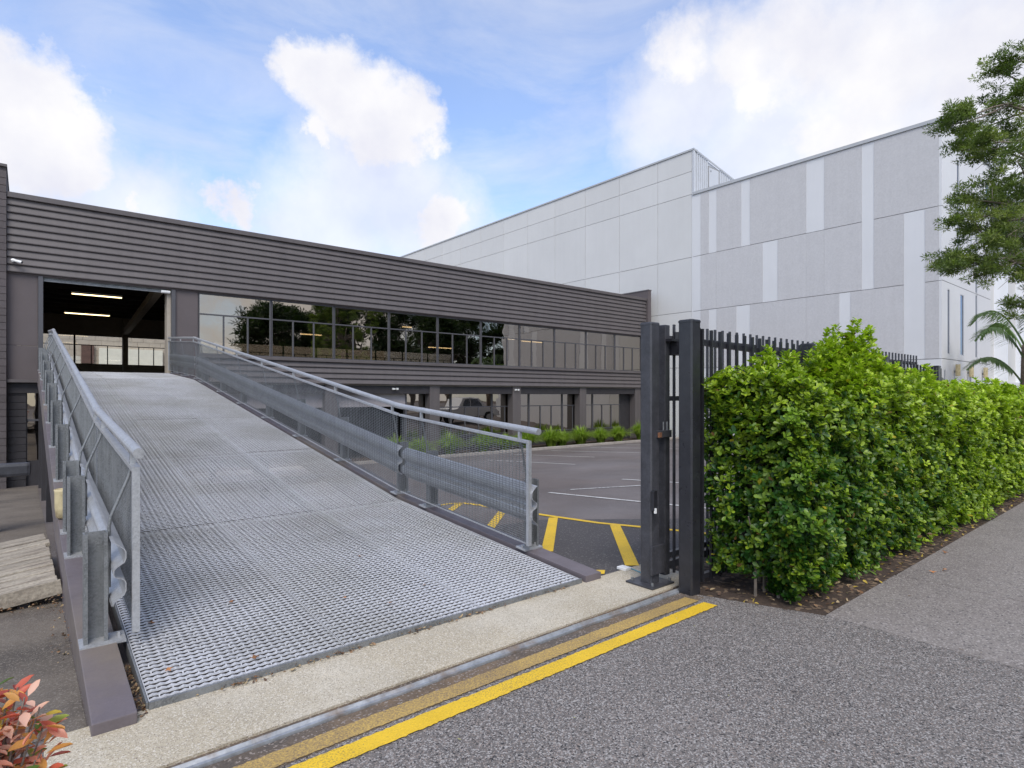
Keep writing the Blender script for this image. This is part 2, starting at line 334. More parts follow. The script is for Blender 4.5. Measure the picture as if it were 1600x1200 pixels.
def slope(y): return 0.0 if y < 3.36 else (-.058 * (y - 3.36) if y < 21.6 else -.058 * 18.24)
# ================================================================== SETTING
MB().box(-400, 500, -300, 700, -3.0, -2.4).build('ground', M['soil'], kind='structure')
def sheet(name, pts, m, th=.35, **kw):
    b = MB(); n = len(pts)
    b.add([(x, y, z - th) for x, y, z in pts] + list(pts), [tuple(range(n))[::-1], tuple(range(n, 2*n))] + [(i, (i+1) % n, n + (i+1) % n, n + i) for i in range(n)])
    return b.build(name, m, kind='structure', **kw)
sheet('road', [(-200,-60,-.14),(200,-60,-.14),(200,-4.6,-.14),(-200,-4.6,-.14)], M['yard'], 2)
sheet('kerb', [(-200,-4.6,0),(200,-4.6,0),(200,-4.42,0),(-200,-4.42,0)], M['kerb'], 2)
sheet('driveway', [(-60,-4.42,0),(4.32,-4.42,0),(4.32,1.774,0),(4.0,2.62,0),(4.0,2.695,0),(-60,2.695,0)], M['drive'], 2)
# footpath slabs beside the hedge, each with its own edge
xs = [4.326, 5.75, 9.2, 13.0, 17, 21, 25, 60]
for i in range(len(xs)-1):
    a, b_ = xs[i], xs[i+1]
    MB().hexa([(a,-1.2,-.3),(b_-.012,-1.2,-.3),(b_-.012,1.78+ (b_-4.3)*.008,-.3),(a,1.774+(a-4.3)*.008,-.3),(a,-1.2,.004),(b_-.012,-1.2,.004),(b_-.012,1.78+(b_-4.3)*.008,.004),(a,1.774+(a-4.3)*.008,.004)]).build('footpath', M['foot'], kind='structure', bevel=.004)
sheet('grass_verge', [(4.326,-4.42,-.002),(60,-4.42,-.002),(60,-1.21,-.002),(4.326,-1.21,-.002)], M['foot'], 2)
sheet('garden_bed', [(4.0,2.62,.0),(4.32,1.782,.0),(30,1.98,.0),(30,3.36,.0),(4.41,3.36,0),(4.41,2.9,0),(4.0,2.9,.0)], M['soil'], .5)
sheet('concrete_strip', [(.04,2.81,.006),(4.40,2.81,.006),(4.40,3.375,.006),(.06,3.363,.006)], M['conc'], .5)
sheet('track_bed', [(-60,2.695,-.006),(4.0,2.695,-.006),(4.0,2.81,-.006),(-60,2.81,-.006)], M['stain'], .4)
sheet('stain_band', [(-.2,2.49,.003),(3.98,2.52,.003),(3.98,2.694,.003),(-.2,2.694,.003)], M['stain'], .003)
# car park slopes down to the building
cp = MB(); ys = [3.377, 21.6]
cp.add([(-60,3.36,0),(90,3.36,0),(90,21.6,slope(21.6)),(-60,21.6,slope(21.6)),(90,120,slope(30)),(-60,120,slope(30))], [(0,1,2,3),(3,2,4,5)])
cp.add([(-60,2.81,-.001),(.09,2.81,-.001),(.09,3.36,-.001),(-60,3.36,-.001)], [(0,1,2,3)])
cp.build('car_park', M['yard'], kind='structure')
def ysheet(name, pts, m, dz=.004, kind='structure'):
    MB().add([(x, y, slope(y) + dz) for x, y in pts], [tuple(range(len(pts)))]).build(name, m, kind=kind)
ysheet('asphalt_patch', [(3.75,3.37),(7.5,3.37),(6.3,4.8),(5.41,5.87),(4.6,6.05),(3.75,5.2)], M['patch'], .003)
M['lefty'] = mat('brown_stained_paving', (.135,.112,.090), .9, var=.25, vs=1.2, fine=.2, fs=70, bump=.5, bs=110, col2=(.085,.07,.058), c2s=.8, speck=[(150,.82,.92,(.2,.175,.145))])
ysheet('left_paving', [(-60,3.37),(.215,3.37),(.215,21.5),(-60,21.5)], M['lefty'], .004)
# painted markings
def stripe(name, a, b, w, m, dz=.008, sl=True, flare=None):
    a, b = Vector((*a, 0)), Vector((*b, 0)); d = (b - a).normalized(); n = Vector((-d.y, d.x, 0)) * w / 2
    P = [a - n, b - n, b + n, a + n]
    MB().add([(p.x, p.y, (slope(p.y) if sl else 0) + dz) for p in P], [(0,1,2,3)]).build(name, m, kind='structure')
yl = [(4.6,8.0),(5.21,8.26),(5.5,8.27),(5.66,8.12),(5.68,7.69),(5.62,7.2),(5.66,6.63),(5.65,5.9),(5.66,5.1),(5.78,4.48),(5.86,4.04),(5.95,3.45)]
b = MB(); pts = [Vector((*p, 0)) for p in yl]; Lv = []; Rv = []
for i, p in enumerate(pts):
    d = (pts[min(i+1, len(pts)-1)] - pts[max(i-1, 0)]).normalized(); nn = Vector((-d.y, d.x, 0)) * .045
    Lv.append(p + nn); Rv.append(p - nn)
b.add([(p.x, p.y, slope(p.y)+.008) for p in Lv + Rv], [(i, i+1, len(pts)+i+1, len(pts)+i) for i in range(len(pts)-1)])
b.build('yellow_line', M['yellow'], kind='structure')
stripe('yellow_hatch_bar', (5.58,5.86), (4.10,4.40), .125, M['yellow'], .009)
stripe('yellow_hatch_bar', (5.68,4.85), (4.22,3.40), .125, M['yellow'], .009)
stripe('yellow_hatch_bar', (5.55,6.93), (4.30,5.70), .125, M['yellow'], .009)
stripe('yellow_hatch_bar', (5.55,8.10), (4.3,6.9), .125, M['yellow'], .009)
stripe('yellow_hatch_bar', (3.80,3.44), (3.9,3.52), .12, M['yellow'], .009)
for a, b_ in [((7.46,7.95),(7.5,3.6)), ((9.96,8.3),(10.1,3.6)), ((12.6,16.6),(12.5,12.2)), ((15.2,18.5),(15.1,13.8)), ((17.6,18.6),(17.5,13.6)), ((20.1,18.6),(20,13.6)), ((22.6,18.6),(22.5,13.6)), ((8.0,7.93),(9.3,7.2))]:
    stripe('white_bay_line', a, b_, .08, M['white'])
for y0, y1, x1a, x1b, m, nm in ((2.50,2.61,3.87,3.885,M['yworn'],'worn_yellow_line'), (2.355,2.462,3.885,3.90,M['yellow'],'yellow_line')):
    ne = 420; vsx = []
    for i in range(ne + 1):
        t = i/ne; e = lambda: random.gauss(0, .0022)
        vsx += [(-3 + (x1b+3)*t, y0 + e(), .007), (-3 + (x1a+3)*t, y1 + e(), .007)]
    MB().add([(-60,y0,.007),(-3,y0,.007),(-3,y1,.007),(-60,y1,.007)], [(0,1,2,3)]).add(vsx, [(2*i, 2*i+2, 2*i+3, 2*i+1) for i in range(ne)]).build(nm, m, kind='structure')
# ================================================================== GATE TRACK
b = MB(); prof = [(2.705,-.004),(2.707,.010),(2.722,.012),(2.735,.024),(2.748,.012),(2.762,.010),(2.764,-.004)]
secs = []
for i in range(60):
    x = -3 + 7.1 * i / 59; w = .004 * math.sin(x * 3.1) + .003 * math.sin(x * 7)
    secs.append([(x, y + w, z) for y, z in prof])
b.loft(secs); b.build('gate_track', M['rail'], label='worn steel sliding gate track set beside the concrete strip', cat='gate track', fix=True)

# ================================================================== RAMP
PR = [(3.36,.04), (6.42,.275), (17.85,1.968), (21.62,2.25)]
def dz(y):
    if y <= PR[0][0]: return PR[0][1] + (y-PR[0][0])*.077
    for (a, za), (b_, zb) in zip(PR, PR[1:]):
        if y <= b_: return za + (zb-za)*(y-a)/(b_-a)
    return PR[-1][1]
ramp = empty('loading_ramp', (2, 3.36, 0), 'long galvanised grating loading ramp rising to the open roller door', 'ramp')
XE = [.459, 1.476, 2.50, 3.509]
def grate_mesh(w, ln, name):
    """serrated grating: rows of slanted toothed strips with an open slot behind each, tied by short bars"""
    b = MB(); p = .0430; n = int(round(ln / p)); p = ln / n; k = int(w / .0225); k += k % 2; st = (w - .010) / k
    for i in range(n):
        y0 = i * p + .002; vs = []; fs = []
        for j in range(k + 1):
            x = .005 + j * st; e = 1 if j % 2 else -1
            f_ = y0 + .0010*e + .001; r_ = y0 + p - .0068 + .0012*e
            vs += [(x, f_, -.001 + .0015*e), (x, r_, -.0085 + .003*e), (x, r_, -.016), (x, f_, -.006)]
        for j in range(k):
            a = 4*j; c = a + 4
            fs += [(a, c, c+1, a+1), (a+1, c+1, c+2, a+2), (a+3, a+2, c+2, c+3), (a, a+3, c+3, c)]
        b.add(vs, fs)
        for q in range(2 + (i % 2)*3, k, 6):
            x = .005 + q*st; b.box(x-.003, x+.003, y0+p-.010, y0+p+.002, -.014, -.004)
    b.box(0, .004, 0, ln, -.04, -.004); b.box(w-.004, w, 0, ln, -.04, -.004)
    b.box(.005, w-.005, .0, .004, -.045, -.033); b.box(.005, w-.005, ln-.004, ln, -.045, -.033)
    return b.mesh(name, M['grate'])
for si, ((ya, za), (yb, zb)) in enumerate(zip(PR, PR[1:])):
    n = [1, 4, 1][si]; tot = math.hypot(yb-ya, zb-za); ang = math.atan2(zb-za, yb-ya)
    for c in range(3):
        w = XE[c+1]-XE[c]-.006; me = grate_mesh(w, tot/n - .012, 'grating_panel')
        for r in range(n):
            t = r / n
            inst('grating_panel', me, ramp, (XE[c]+.003, ya+(yb-ya)*t + .006, za+(zb-za)*t + random.uniform(-.002,.002)), (ang, 0, 0))
b = MB()   # edge angles and cross bearers under the grating
secsL = [[(x0, y, dz(y)+z) for x0, z in ((.449,-.0),(.4585,-.0),(.4585,-.075),(.449,-.075))] for y, _ in PR]
b.loft(secsL); b.loft([[(x0, y, dz(y)+z) for x0, z in ((3.5095,-.012),(3.519,-.012),(3.519,-.09),(3.5095,-.09))] for y, _ in PR])
b.build('side_angle', M['galvd'], ramp, fix=True)
b = MB(); b.box(.459, 3.509, 3.345, 3.358, -.0, .042); b.build('toe_plate', M['galvd'], ramp)
b = MB()
for xx in (1.478, 2.50):
    b.loft([[(xx-.03, y, z-.05),(xx+.03, y, z-.05),(xx+.03, y, z-.16),(xx-.03, y, z-.16)] for y, z in PR])
yy = 4.8
while yy < 21.5:
    b.box(.47, 3.5, yy-.03, yy+.03, dz(yy)-.17, dz(yy)-.06); yy += 1.6
b.build('bearer', M['beam'], ramp, fix=True)
def beam(x0, x1):
    prof = lambda y, z, bot: [(x0,y,z+.02),(x1,y,z+.02),(x1,y,bot),(x0,y,bot)]
    secs = [prof(3.33 if x0 > 2 else 3.25, .0+.035, -.2)] + [prof(y, z, min(z-.30, max(slope(y)-.05, z-.42))) for y, z in PR[1:]]
    secs[0] = [(x0,secs[0][0][1],.06),(x1,secs[0][0][1],.06),(x1,secs[0][0][1],-.2),(x0,secs[0][0][1],-.2)]
    return MB().loft(secs)
beam(.222, .40).build('side_beam', M['beam'], ramp, bevel=.006, fix=True)
beam(3.541, 3.725).build('side_beam', M['beam'], ramp, bevel=.006, fix=True)
for y in (12.15, 16.4, 20.6):
    for x0, x1 in ((.235,.38), (3.58,3.70)):
        MB().box(x0, x1, y-.09, y+.09, slope(y)-.05, dz(y)-.30).build('support_column', M['dark'], ramp)

# ------------------------------------------------------------------ guards
def mesh_panel(parent, x, s, ya, yb, endA=True, endB=True):
    zt, zb = 1.03, .10
    f = MB(); t = .012
    def bar(y0, y1, z0o, z1o, hw=.018):
        
        f.loft([[(x-hw, y, dz(y)+z0o), (x+hw, y, dz(y)+z0o), (x+hw, y, dz(y)+z1o), (x-hw, y, dz(y)+z1o)] for y in (y0, y1)])
    bar(ya, yb, zt-.012, zt+.012, .022); bar(ya, yb, zb-.005, zb+.005, .007)
    for e, y, sg in ((endA, ya, 1), (endB, yb, -1)):
        if not e: continue
        w = .03
        y0, y1 = sorted((y - sg*.003, y+sg*w)); f.box(x-(.019 if e else .008), x+(.019 if e else .008), y0, y1, dz(y)+zb-.011, dz(y)+zt+(.0135 if e else -.02))
    fr = f.build('mesh_frame', M['galv'], parent, fix=True)
    V = []; F = []
    def q(P):
        b0 = len(V); V.extend(P); F.extend([(b0,b0+1,b0+5,b0+4),(b0+1,b0+2,b0+6,b0+5),(b0+2,b0+3,b0+7,b0+6),(b0+3,b0,b0+4,b0+7)])
    n = 45
    for i in range(1, n):
        o = zb + (zt-zb)*i/n; h = .0019
        A = [(x-.002, ya, dz(ya)+o-h), (x+.002, ya, dz(ya)+o-h), (x+.002, ya, dz(ya)+o+h), (x-.002, ya, dz(ya)+o+h)]
        B = [(a, yb, c - dz(ya) + dz(yb)) for a, _, c in A]; q(A + B)
    y = ya + .05
    while y < yb - .02:
        h = .0017; x2 = x - s*.004
        A = [(x2-.002, y-h, dz(y)+zb), (x2+.002, y-h, dz(y)+zb), (x2+.002, y+h, dz(y)+zb), (x2-.002, y+h, dz(y)+zb)]
        q(A + [(a, b_, dz(y)+zt) for a, b_, _ in A]); y += .05
    numesh('wire_mesh', V, np.array(F), M['galvd'], parent=fr)
def wbeam(parent, xb, s, ya, yb):
    """xb back plane, s direction towards the deck"""
    pr = [(0,.31),(.020,.305),(.074,.270),(.084,.255),(.084,.225),(.074,.205),(.020,.180),(.012,.168),(.012,.150),(.020,.138),(.076,.118),(.084,.104),(.084,.066),(.072,.046),(.014,.016),(.008,.008),(.008,0),(0,0)]
    bk = [(a-.006, c) for a, c in pr][::-1]
    secs = [[(xb + s*a*.80, y, dz(y) + .27 + c*1.16) for a, c in pr + bk] for y in (ya, yb)]
    r = MB().loft(secs).build('crash_rail', M['galv'], parent, fix=True)
    return r
def post(parent, xo, s, y, rod=True):
    """channel post; xo outer x, s towards deck"""
    z0 = dz(y) + .02; h = .64; w = .115; d = .075; t = .008
    out_ = [(0,0),(w,0),(w,d),(w-.02,d),(w-.02,d-t),(w-t,d-t),(w-t,t),(t,t),(t,d-t),(.02,d-t),(.02,d),(0,d)]
    o = MB(); o.loft([[(xo + s*a, y + d - b_, z) for a, b_ in out_] for z in (z0+.012, z0+h)])
    p = o.build('post', M['galvd'], parent, bevel=0, fix=True)
    bp = MB().hexa([(xo-s*.02, y-.035, z0-.003),(xo+s*.20, y-.035, z0-.003),(xo+s*.20, y+.10, z0+.010),(xo-s*.02, y+.10, z0+.010),
                    (xo-s*.02, y-.035, z0+.011),(xo+s*.20, y-.035, z0+.011),(xo+s*.20, y+.10, z0+.024),(xo-s*.02, y+.10, z0+.024)])
    for bx in (.0, .16):
        bp.tube([(xo+s*(bx+.01), y+.04, z0+.012), (xo+s*(bx+.01), y+.04, z0+.04)], .011, 6)
    bp.build('base_plate', M['galv'], p, fix=True)
    bo = MB().box(*sorted((xo+s*(w+.001), xo+s*(w+.006))), y+.01, y+.06, z0+.28, z0+.58); bo.build('rail_bracket', M['galvd'], p)
    xi = xo + s*(w-.012)
    return xi
def guard(label, xo, xm, s):
    g = empty('guard_rail', (xm, 4, 0), label, 'guard rail', 'guard rails along both sides of the loading ramp')
    segs = [(4.0, 6.40), (6.45, 17.80), (17.87, 21.60)]
    xb = xo + s*.124
    for i, (a, b_) in enumerate(segs):
        mesh_panel(g, xm, s, a, b_, i == 0, i == 2)
        wbeam(g, xb, s, a - (0.02 if i == 0 else -.02), b_ - .02)
        xh = xm + (-s)*.002
        hp = [(xh, a-(.12 if i == 0 else .0), dz(a)-(.009 if i == 0 else 0)+1.14), (xh, b_+(.02), dz(b_)+1.14)]
        MB().tube(hp, .030, 14).build('handrail', M['galv'], g, smooth=False)
    if True:
        for yj in (6.43, 17.83):
            MB().tube([(xm, yj-.10, dz(yj)-.01+1.14), (xm, yj, dz(yj)+1.14), (xm, yj+.10, dz(yj)+.012+1.14)], .034, 12).build('handrail_joint', M['galv'], g)
    py = [4.10, 5.86, 6.30+.26] + [6.30+.26 + 1.765*k for k in range(1, 7)] + [17.35, 17.95, 19.7, 21.3]
    for k, y in enumerate(py):
        xi = post(g, xo, s, y); zz = dz(y)
        yr = y + .04
        MB().tube([(xi+s*.02, yr, zz+.33), (xi+s*.02, yr, zz+.68), (xi+s*.028, yr, zz+.74), (xm-s*.025, yr, zz+.955), (xm-s*.012, yr, zz+1.0), (xm-s*.006, yr, zz+1.12)], .0095, 7).build('bent_rod', M['galvd'], g, smooth=True)
        MB().box(xm-.014, xm+.014, yr-.014, yr+.014, zz+1.03, zz+1.115).build('handrail_stub', M['galv'], g)
    return g
guard('galvanised guard rail with wire mesh on the left side of the ramp', .245, .485, 1)
guard('galvanised guard rail with wire mesh on the car park side of the ramp', 3.715, 3.515, -1)

# ================================================================== DARK BUILDING
YF = 21.6
bld = empty('office_building', (14, YF, -1.06), 'long two storey charcoal clad building at the top of the loading ramp', 'building')
def part(mb, name, m, parent=bld, **kw): return mb.build(name, m, parent, **kw)
# blockwork end pier on the left, block by block
bw, bh = .39, .19
blk = MB().box(0, bw, 0, .19, 0, bh).mesh('block', M['block'], bevel=.006)
blkd = MB().box(0, bw, 0, .12, 0, bh).mesh('block', M['dark'], bevel=.006)
pier = part(MB().box(-2.3, -.449, 21.47, 42.0, -1.3, 7.86), 'end_wall', M['block'])
for r in range(44):
    for c in range(2):
        x = -.447 - bw - c*.4 - (.2 if r % 2 else 0) + (.0)
        if c == 0 and r % 2:
            inst('block', blk, pier, (-.447-.19, 21.42, -1.05 + r*.2), scale=(.487,1,1))
        inst('block', blk, pier, (x if not r % 2 else -.447-.2-bw-c*.4, 21.42, -1.05 + r*.2))
part(MB().box(-2.35, -.43, 21.40, 42.0, 7.86, 7.93), 'wall_cap', M['char'])
part(MB().box(28.02, 28.30, 21.40, 42.0, -1.3, 7.66), 'end_wall', M['chard'])
part(MB().box(28.0, 28.32, 21.38, 42.0, 7.66, 7.72), 'wall_cap', M['char'])
# horizontal cladding boards
def board_mesh(name, x0, x1, h=.207):
    pr = [(-.005,0),(-.050,.010),(-.054,.033),(-.010,.178),(.0,h-.004),(.03,h-.004),(.03,0)]
    return MB().loft([[(x, y, z) for y, z in pr] for x in (x0, x1)]).mesh(name, M['char'], fix=True)
bm_ = board_mesh('cladding_board', 0, 14.1); 
for r in range(10):
    z = 4.99 + r*.207
    for c, xs_ in enumerate((-.44, 13.662)):
        inst('cladding_board', bm_, bld, (xs_, 21.56, z), scale=(1 if c == 0 else 1.016, 1, 1))
part(MB().box(-.44, 28.0, 21.47, 21.60, 7.06, 7.21), 'top_flashing', M['char'], bevel=.01)
part(MB().box(-.44, 28.0, 21.60, 21.85, 4.95, 7.19), 'parapet_wall', M['chard'])
part(MB().box(-.44, 28.0, 21.86, 41.9, 6.3, 6.4), 'roof', M['char'])
bs_ = board_mesh('spandrel_board', 0, 23.58, .205)
for r in range(4): inst('spandrel_board', bs_, bld, (4.42, 21.56, 1.965 + r*.205))
part(MB().box(4.40, 28.0, 21.46, 21.66, 2.79, 2.90), 'sill_flashing', M['char'], bevel=.008)
part(MB().box(3.8, 28.0, 21.60, 21.9, 1.95, 2.90), 'spandrel_wall', M['chard'])
part(MB().box(-.44, 28.0, 21.63, 41.9, 1.93, 2.20), 'floor', M['intw'])
# left and right panels beside the roller door
part(MB().box(-.44, .235, 21.62, 21.72, 2.955, 4.95), 'wall_panel', M['chard'], bevel=.004)
part(MB().box(-.44, .235, 21.62, 21.72, 1.99, 2.945), 'wall_panel', M['chard'], bevel=.004)
part(MB().box(-.44, .235, 21.50, 21.62, 1.90, 1.985), 'lower_flashing', M['char'], bevel=.005)
part(MB().box(.240, .352, 21.56, 21.90, 1.93, 4.95), 'door_jamb', M['frame'], bevel=.004)
part(MB().box(3.585, 3.70, 21.56, 21.90, 2.2, 4.95), 'door_jamb', M['frame'], bevel=.004)
part(MB().box(3.476, 3.583, 21.70, 22.1, 2.2, 4.95), 'door_guide', M['intw'])
part(MB().box(3.71, 4.36, 21.62, 21.74, 2.2, 4.95), 'wall_panel', M['chard'], bevel=.004)
# rolled-up door
rd = part(MB().box(.36, 3.47, 21.66, 21.70, 4.83, 4.87), 'roller_door', M['galvd'])
for k in range(3): part(MB().box(.36, 3.47, 21.68, 21.71, 4.875+k*.05, 4.915+k*.05), 'slat', M['galvd'], rd, bevel=.006)
part(MB().tube([(3.30,21.62,4.86),(3.55,21.62,4.86)], .05, 10), 'door_motor', M['wplastic'], rd)
# windows upper floor: ten bays of one wide light above three narrow ones
def window(parent, name, x0, x1, z0, zt, z1, y, nl, gm, fm, d=.07, t=.035, bigL=.0):
    f = MB(); 
    f.box(x0, x1, y, y+d, z1-t, z1); f.box(x0, x1, y, y+d, z0, z0+t); f.box(x0, x0+t, y, y+d, z0+t, z1-t); f.box(x1-t, x1, y, y+d, z0+t, z1-t)
    f.box(x0+t, x1-t, y, y+d, zt-.022, zt+.022)
    w = (x1-x0)/nl
    for k in range(1, nl): f.box(x0+k*w-.022, x0+k*w+.022, y+.002, y+d-.002, z0+t, zt-.022)
    wf = f.build(name, fm, parent)
    gp = lambda a, b_, c, e: MB().add([(a,y+d*.55,c),(b_,y+d*.55,c),(b_,y+d*.55,e),(a,y+d*.55,e)], [(0,1,2,3)]).build('pane', gm, wf)
    gp(x0+t*.9, x1-t*.9, zt+.02, z1-t*.9)
    for k in range(nl): gp(x0+k*w+.015, x0+(k+1)*w-.015, z0+t*.9, zt-.02)
    return wf
for k in range(10):
    x0 = 4.38 + 2.33*k + (.02 if k else 0)
    window(bld, 'window', x0, 4.38+2.33*(k+1)-.02 + .02, 2.905, 4.25, 4.945, 21.64, 3, M['glass'], M['frame'])
part(MB().box(27.68, 28.0, 21.64, 21.8, 2.9, 4.95), 'wall_panel', M['chard'])
# interior of the upper floor
part(MB().box(-.44, 28.0, 21.9, 41.8, 6.1, 6.28), 'ceiling', M['int'])
for k in range(12):
    yy = 22.6 + k*1.55; part(MB().box(-.4, 28.0, yy, yy+.08, 5.92, 6.09), 'purlin', M['int'])
part(MB().hexa([(3.45,22.5,5.25),(3.7,22.5,5.25),(4.6,41,5.1),(4.35,41,5.1),(3.45,22.5,5.55),(3.7,22.5,5.55),(4.6,41,5.4),(4.35,41,5.4)]), 'rafter', M['intw'])
bk = 41.5
part(MB().box(-.44, 28.0, bk, bk+.2, 2.2, 3.30), 'rear_wall', M['intw'])
part(MB().box(-.44, 28.0, bk, bk+.2, 5.0, 6.1), 'rear_lintel', M['intw'])
part(MB().box(4.34, 4.60, bk-.3, bk+.2, 2.2, 6.0), 'column', M['intw'])
for x0 in [-.26 + i*2.33 for i in range(12)]:
    window(bld, 'rear_window', x0, min(28, x0+2.33), 3.302, 4.42, 4.998, bk+.05, 3, M['glassc'], M['dark'], t=.045)
def ceil_light(x, y, z, ln, m, label):
    t = empty('ceiling_light', (x, y, z), label, 'light', 'ceiling lights inside the upper floor')
    MB().box(x, x+ln, y-.05, y+.05, z+.02, z+.09).build('housing', M['wplastic'], t)
    MB().tube([(x+.02, y, z), (x+ln-.02, y, z)], .022, 8).build('tube', m, t)
ceil_light(1.3, 28.2, 5.45, 1.65, M['tube'], 'lit warm strip light above the open doorway, upper of two')
ceil_light(1.35, 35.0, 5.45, 1.8, M['tube'], 'lit warm strip light above the open doorway, lower of two')
ceil_light(5.0, 23.4, 4.46, 1.1, M['tubew'], 'lit strip light behind the upstairs window nearest the doorway')
ceil_light(9.3, 26, 4.25, 1.0, M['tube'], 'lit strip light behind the second upstairs window from the doorway')
ceil_light(13.0, 23.5, 4.62, .5, M['tube'], 'small lit lamp behind the third upstairs window from the doorway')
ceil_light(16.5, 27, 4.1, 1.6, M['tube'], 'lit strip light low behind the fourth upstairs window from the doorway')
ceil_light(19.0, 23.5, 4.45, .6, M['tubew'], 'short lit strip light behind the middle upstairs windows')
ceil_light(22.6, 26.5, 4.75, 1.7, M['tube'], 'lit strip light behind the upstairs windows under the cladding middle')
# ground floor: soffit, beam, recessed windows between columns
part(MB().box(-.44, 28.0, 21.66, 22.0, 1.60, 1.925), 'header_beam', M['dark'])
for xc in (8.95, 13.55, 18.17, 22.77, 27.35):
    part(MB().box(xc-.25, xc+.25, 21.62, 22.02, -1.15, 1.93), 'column', M['char'], bevel=.01)
LW = 22.06
xb0 = 12.35
while xb0 < 26.1:
    window(bld, 'window', xb0, xb0+2.31, -.30, 1.0, 1.62, LW, 3, M['glass'], M['frame']); xb0 += 2.33
part(MB().box(12.35, 28.0, LW, LW+.2, -1.3, -.31), 'sill_wall', M['dark'])
part(MB().box(26.35, 28.0, LW, LW+.2, -.31, 1.62), 'wall', M['dark'])
part(MB().box(3.9, 12.3, 21.92, 21.98, 1.06, 1.66), 'raised_shutter', M['shut'], bevel=.01)
part(MB().box(12.27, 12.34, 21.9, 22.1, -1.3, 1.66), 'door_frame', M['frame'])
part(MB().box(.8, 12.3, 27.0, 27.2, -1.3, 1.93), 'inner_wall', M['int'])
part(MB().box(-.44, 28.0, 30.0, 30.2, -1.3, 1.93), 'inner_wall', M['int'])
part(MB().box(-.44, 28.0, 22.1, 41.8, -1.2, -1.04), 'ground_slab', M['int'])
# left lower wall: painted black blocks with a narrow window
lw = part(MB().box(-.44, -.02, 21.80, 22.0, -1.3, 1.93), 'wall', M['dark'])
for r in range(14):
    inst('block', blkd, lw, (-.445, 21.70, -1.06+r*.2), scale=(1.08,1,1))
part(MB().box(.30, .8, 21.80, 22.0, -1.3, 1.93), 'wall', M['dark'])
part(MB().box(-.02, .30, 21.80, 22.0, -1.3, -.34), 'wall', M['dark'])
wf = part(MB().box(-.02, .0, 21.78, 21.84, -.34, 1.62).box(.28, .30, 21.78, 21.84, -.34, 1.62).box(0, .28, 21.78, 21.84, .80, .85), 'window', M['frame'])
MB().add([(0,21.82,-.34),(.28,21.82,-.34),(.28,21.82,1.6),(0,21.82,1.6)], [(0,1,2,3)]).build('pane', M['glass'], wf)
# small fittings
def bullet(x, y, z, label, d=(.3,-1,-.25)):
    t = empty('security_camera', (x, y, z), label, 'camera'); v = Vector(d).normalized()
    p = Vector((x, y-.06, z)); MB().tube([(x, y, z), p], .05, 12).build('mount', M['wplastic'], t)
    MB().tube([p - v*.04, p + v*.20, p+v*.22], [.036,.04,.037], 12).build('body', M['wplastic'], t)
    MB().tube([p + v*.221, p + v*.226], .033, 10).build('lens', M['black'], t)
bullet(-.30, 21.49, 5.30, 'white bullet security camera on the charcoal cladding beside the left pier', (1,-.6,-.3))
bullet(27.6, 21.49, 5.02, 'white security camera under the right end of the charcoal cladding', (-.5,-1,-.2))
def flood(x, label):
    t = empty('floodlight', (x, 21.62, 1.78), label, 'light', 'floodlights on the beam under the upstairs windows')
    for s in (-1, 1):
        c = Vector((x+s*.09, 21.53, 1.80))
        MB().hexa([tuple(c+Vector(v)*.55) for v in ((-.08,-.04,-.07),(.08,-.04,-.07),(.08,.03,-.09),(-.08,.03,-.09),(-.08,-.06,.05),(.08,-.06,.05),(.08,.03,.06),(-.08,.03,.06))]).build('lamp_head', M['wplastic'], t)
    MB().box(x-.03, x+.03, 21.56, 21.655, 1.77, 1.82).build('bracket', M['wplastic'], t)
flood(11.6, 'white twin floodlight above the pale raised shutter')
flood(18.1, 'white twin floodlight above the ground floor windows by a column')

# ================================================================== WHITE BUILDING
XW = 28.9
wb = empty('warehouse', (XW+10, 20, -1.1), 'huge windowless white panel clad warehouse with pale grey strips', 'building')
GAP = .024
def side_panel(y0, y1, z0, z1, m, d=.05, off=0.):
    return MB().box(XW-off, XW+d, y0+GAP/2, y1-GAP/2, z0+GAP/2, z1-GAP/2).build('wall_panel', m, wb)
def flatpanel(y0, y1, z0, z1, m, off):   # strips set flush side by side without an open joint
    return MB().box(XW-off, XW+.05, y0+.002, y1-.002, z0+GAP/2, z1-GAP/2).build('wall_panel', m, wb)
ZR = [-1.6, 3.04, 6.25, 9.32, 12.80]
part(MB().box(XW+.05, XW+.4, 7.36, 18.98, -1.6, 12.7), 'wall_core', M['joint'], wb)
part(MB().box(XW+.05, XW+.4, 19.08, 80, -1.6, 15.2), 'wall_core', M['joint'], wb)
ro = .0
rows = [
 (0, [(7.32, 18.98, 's')]),
 (1, [(7.32,7.42,'s'),(7.42,7.9,'t'),(7.9,8.67,'p1'),(8.67,10.78,'t'),(10.78,11.26,'p'),(11.26,12.75,'t'),(12.75,15.6,'t'),(15.6,16.36,'p'),(16.36,17.51,'t'),(17.51,17.98,'p'),(17.98,18.49,'t'),(18.49,18.98,'s')]),
 (2, [(7.32,7.42,'s'),(7.42,7.9,'t'),(8.67,9.82,'t'),(9.82,10.31,'p2'),(10.31,11.92,'t'),(11.92,12.75,'t'),(12.75,14.14,'t'),(14.14,14.92,'p'),(14.92,17.51,'t'),(17.51,18.49,'t'),(18.49,18.98,'s')]),
 (3, [(7.32,7.42,'s'),(7.42,9.82,'t'),(10.31,11.92,'t'),(11.92,12.75,'p'),(12.75,15.6,'t'),(15.6,16.08,'p'),(16.08,17.51,'t'),(17.51,17.98,'p'),(17.98,18.49,'t'),(18.49,18.98,'s')])]
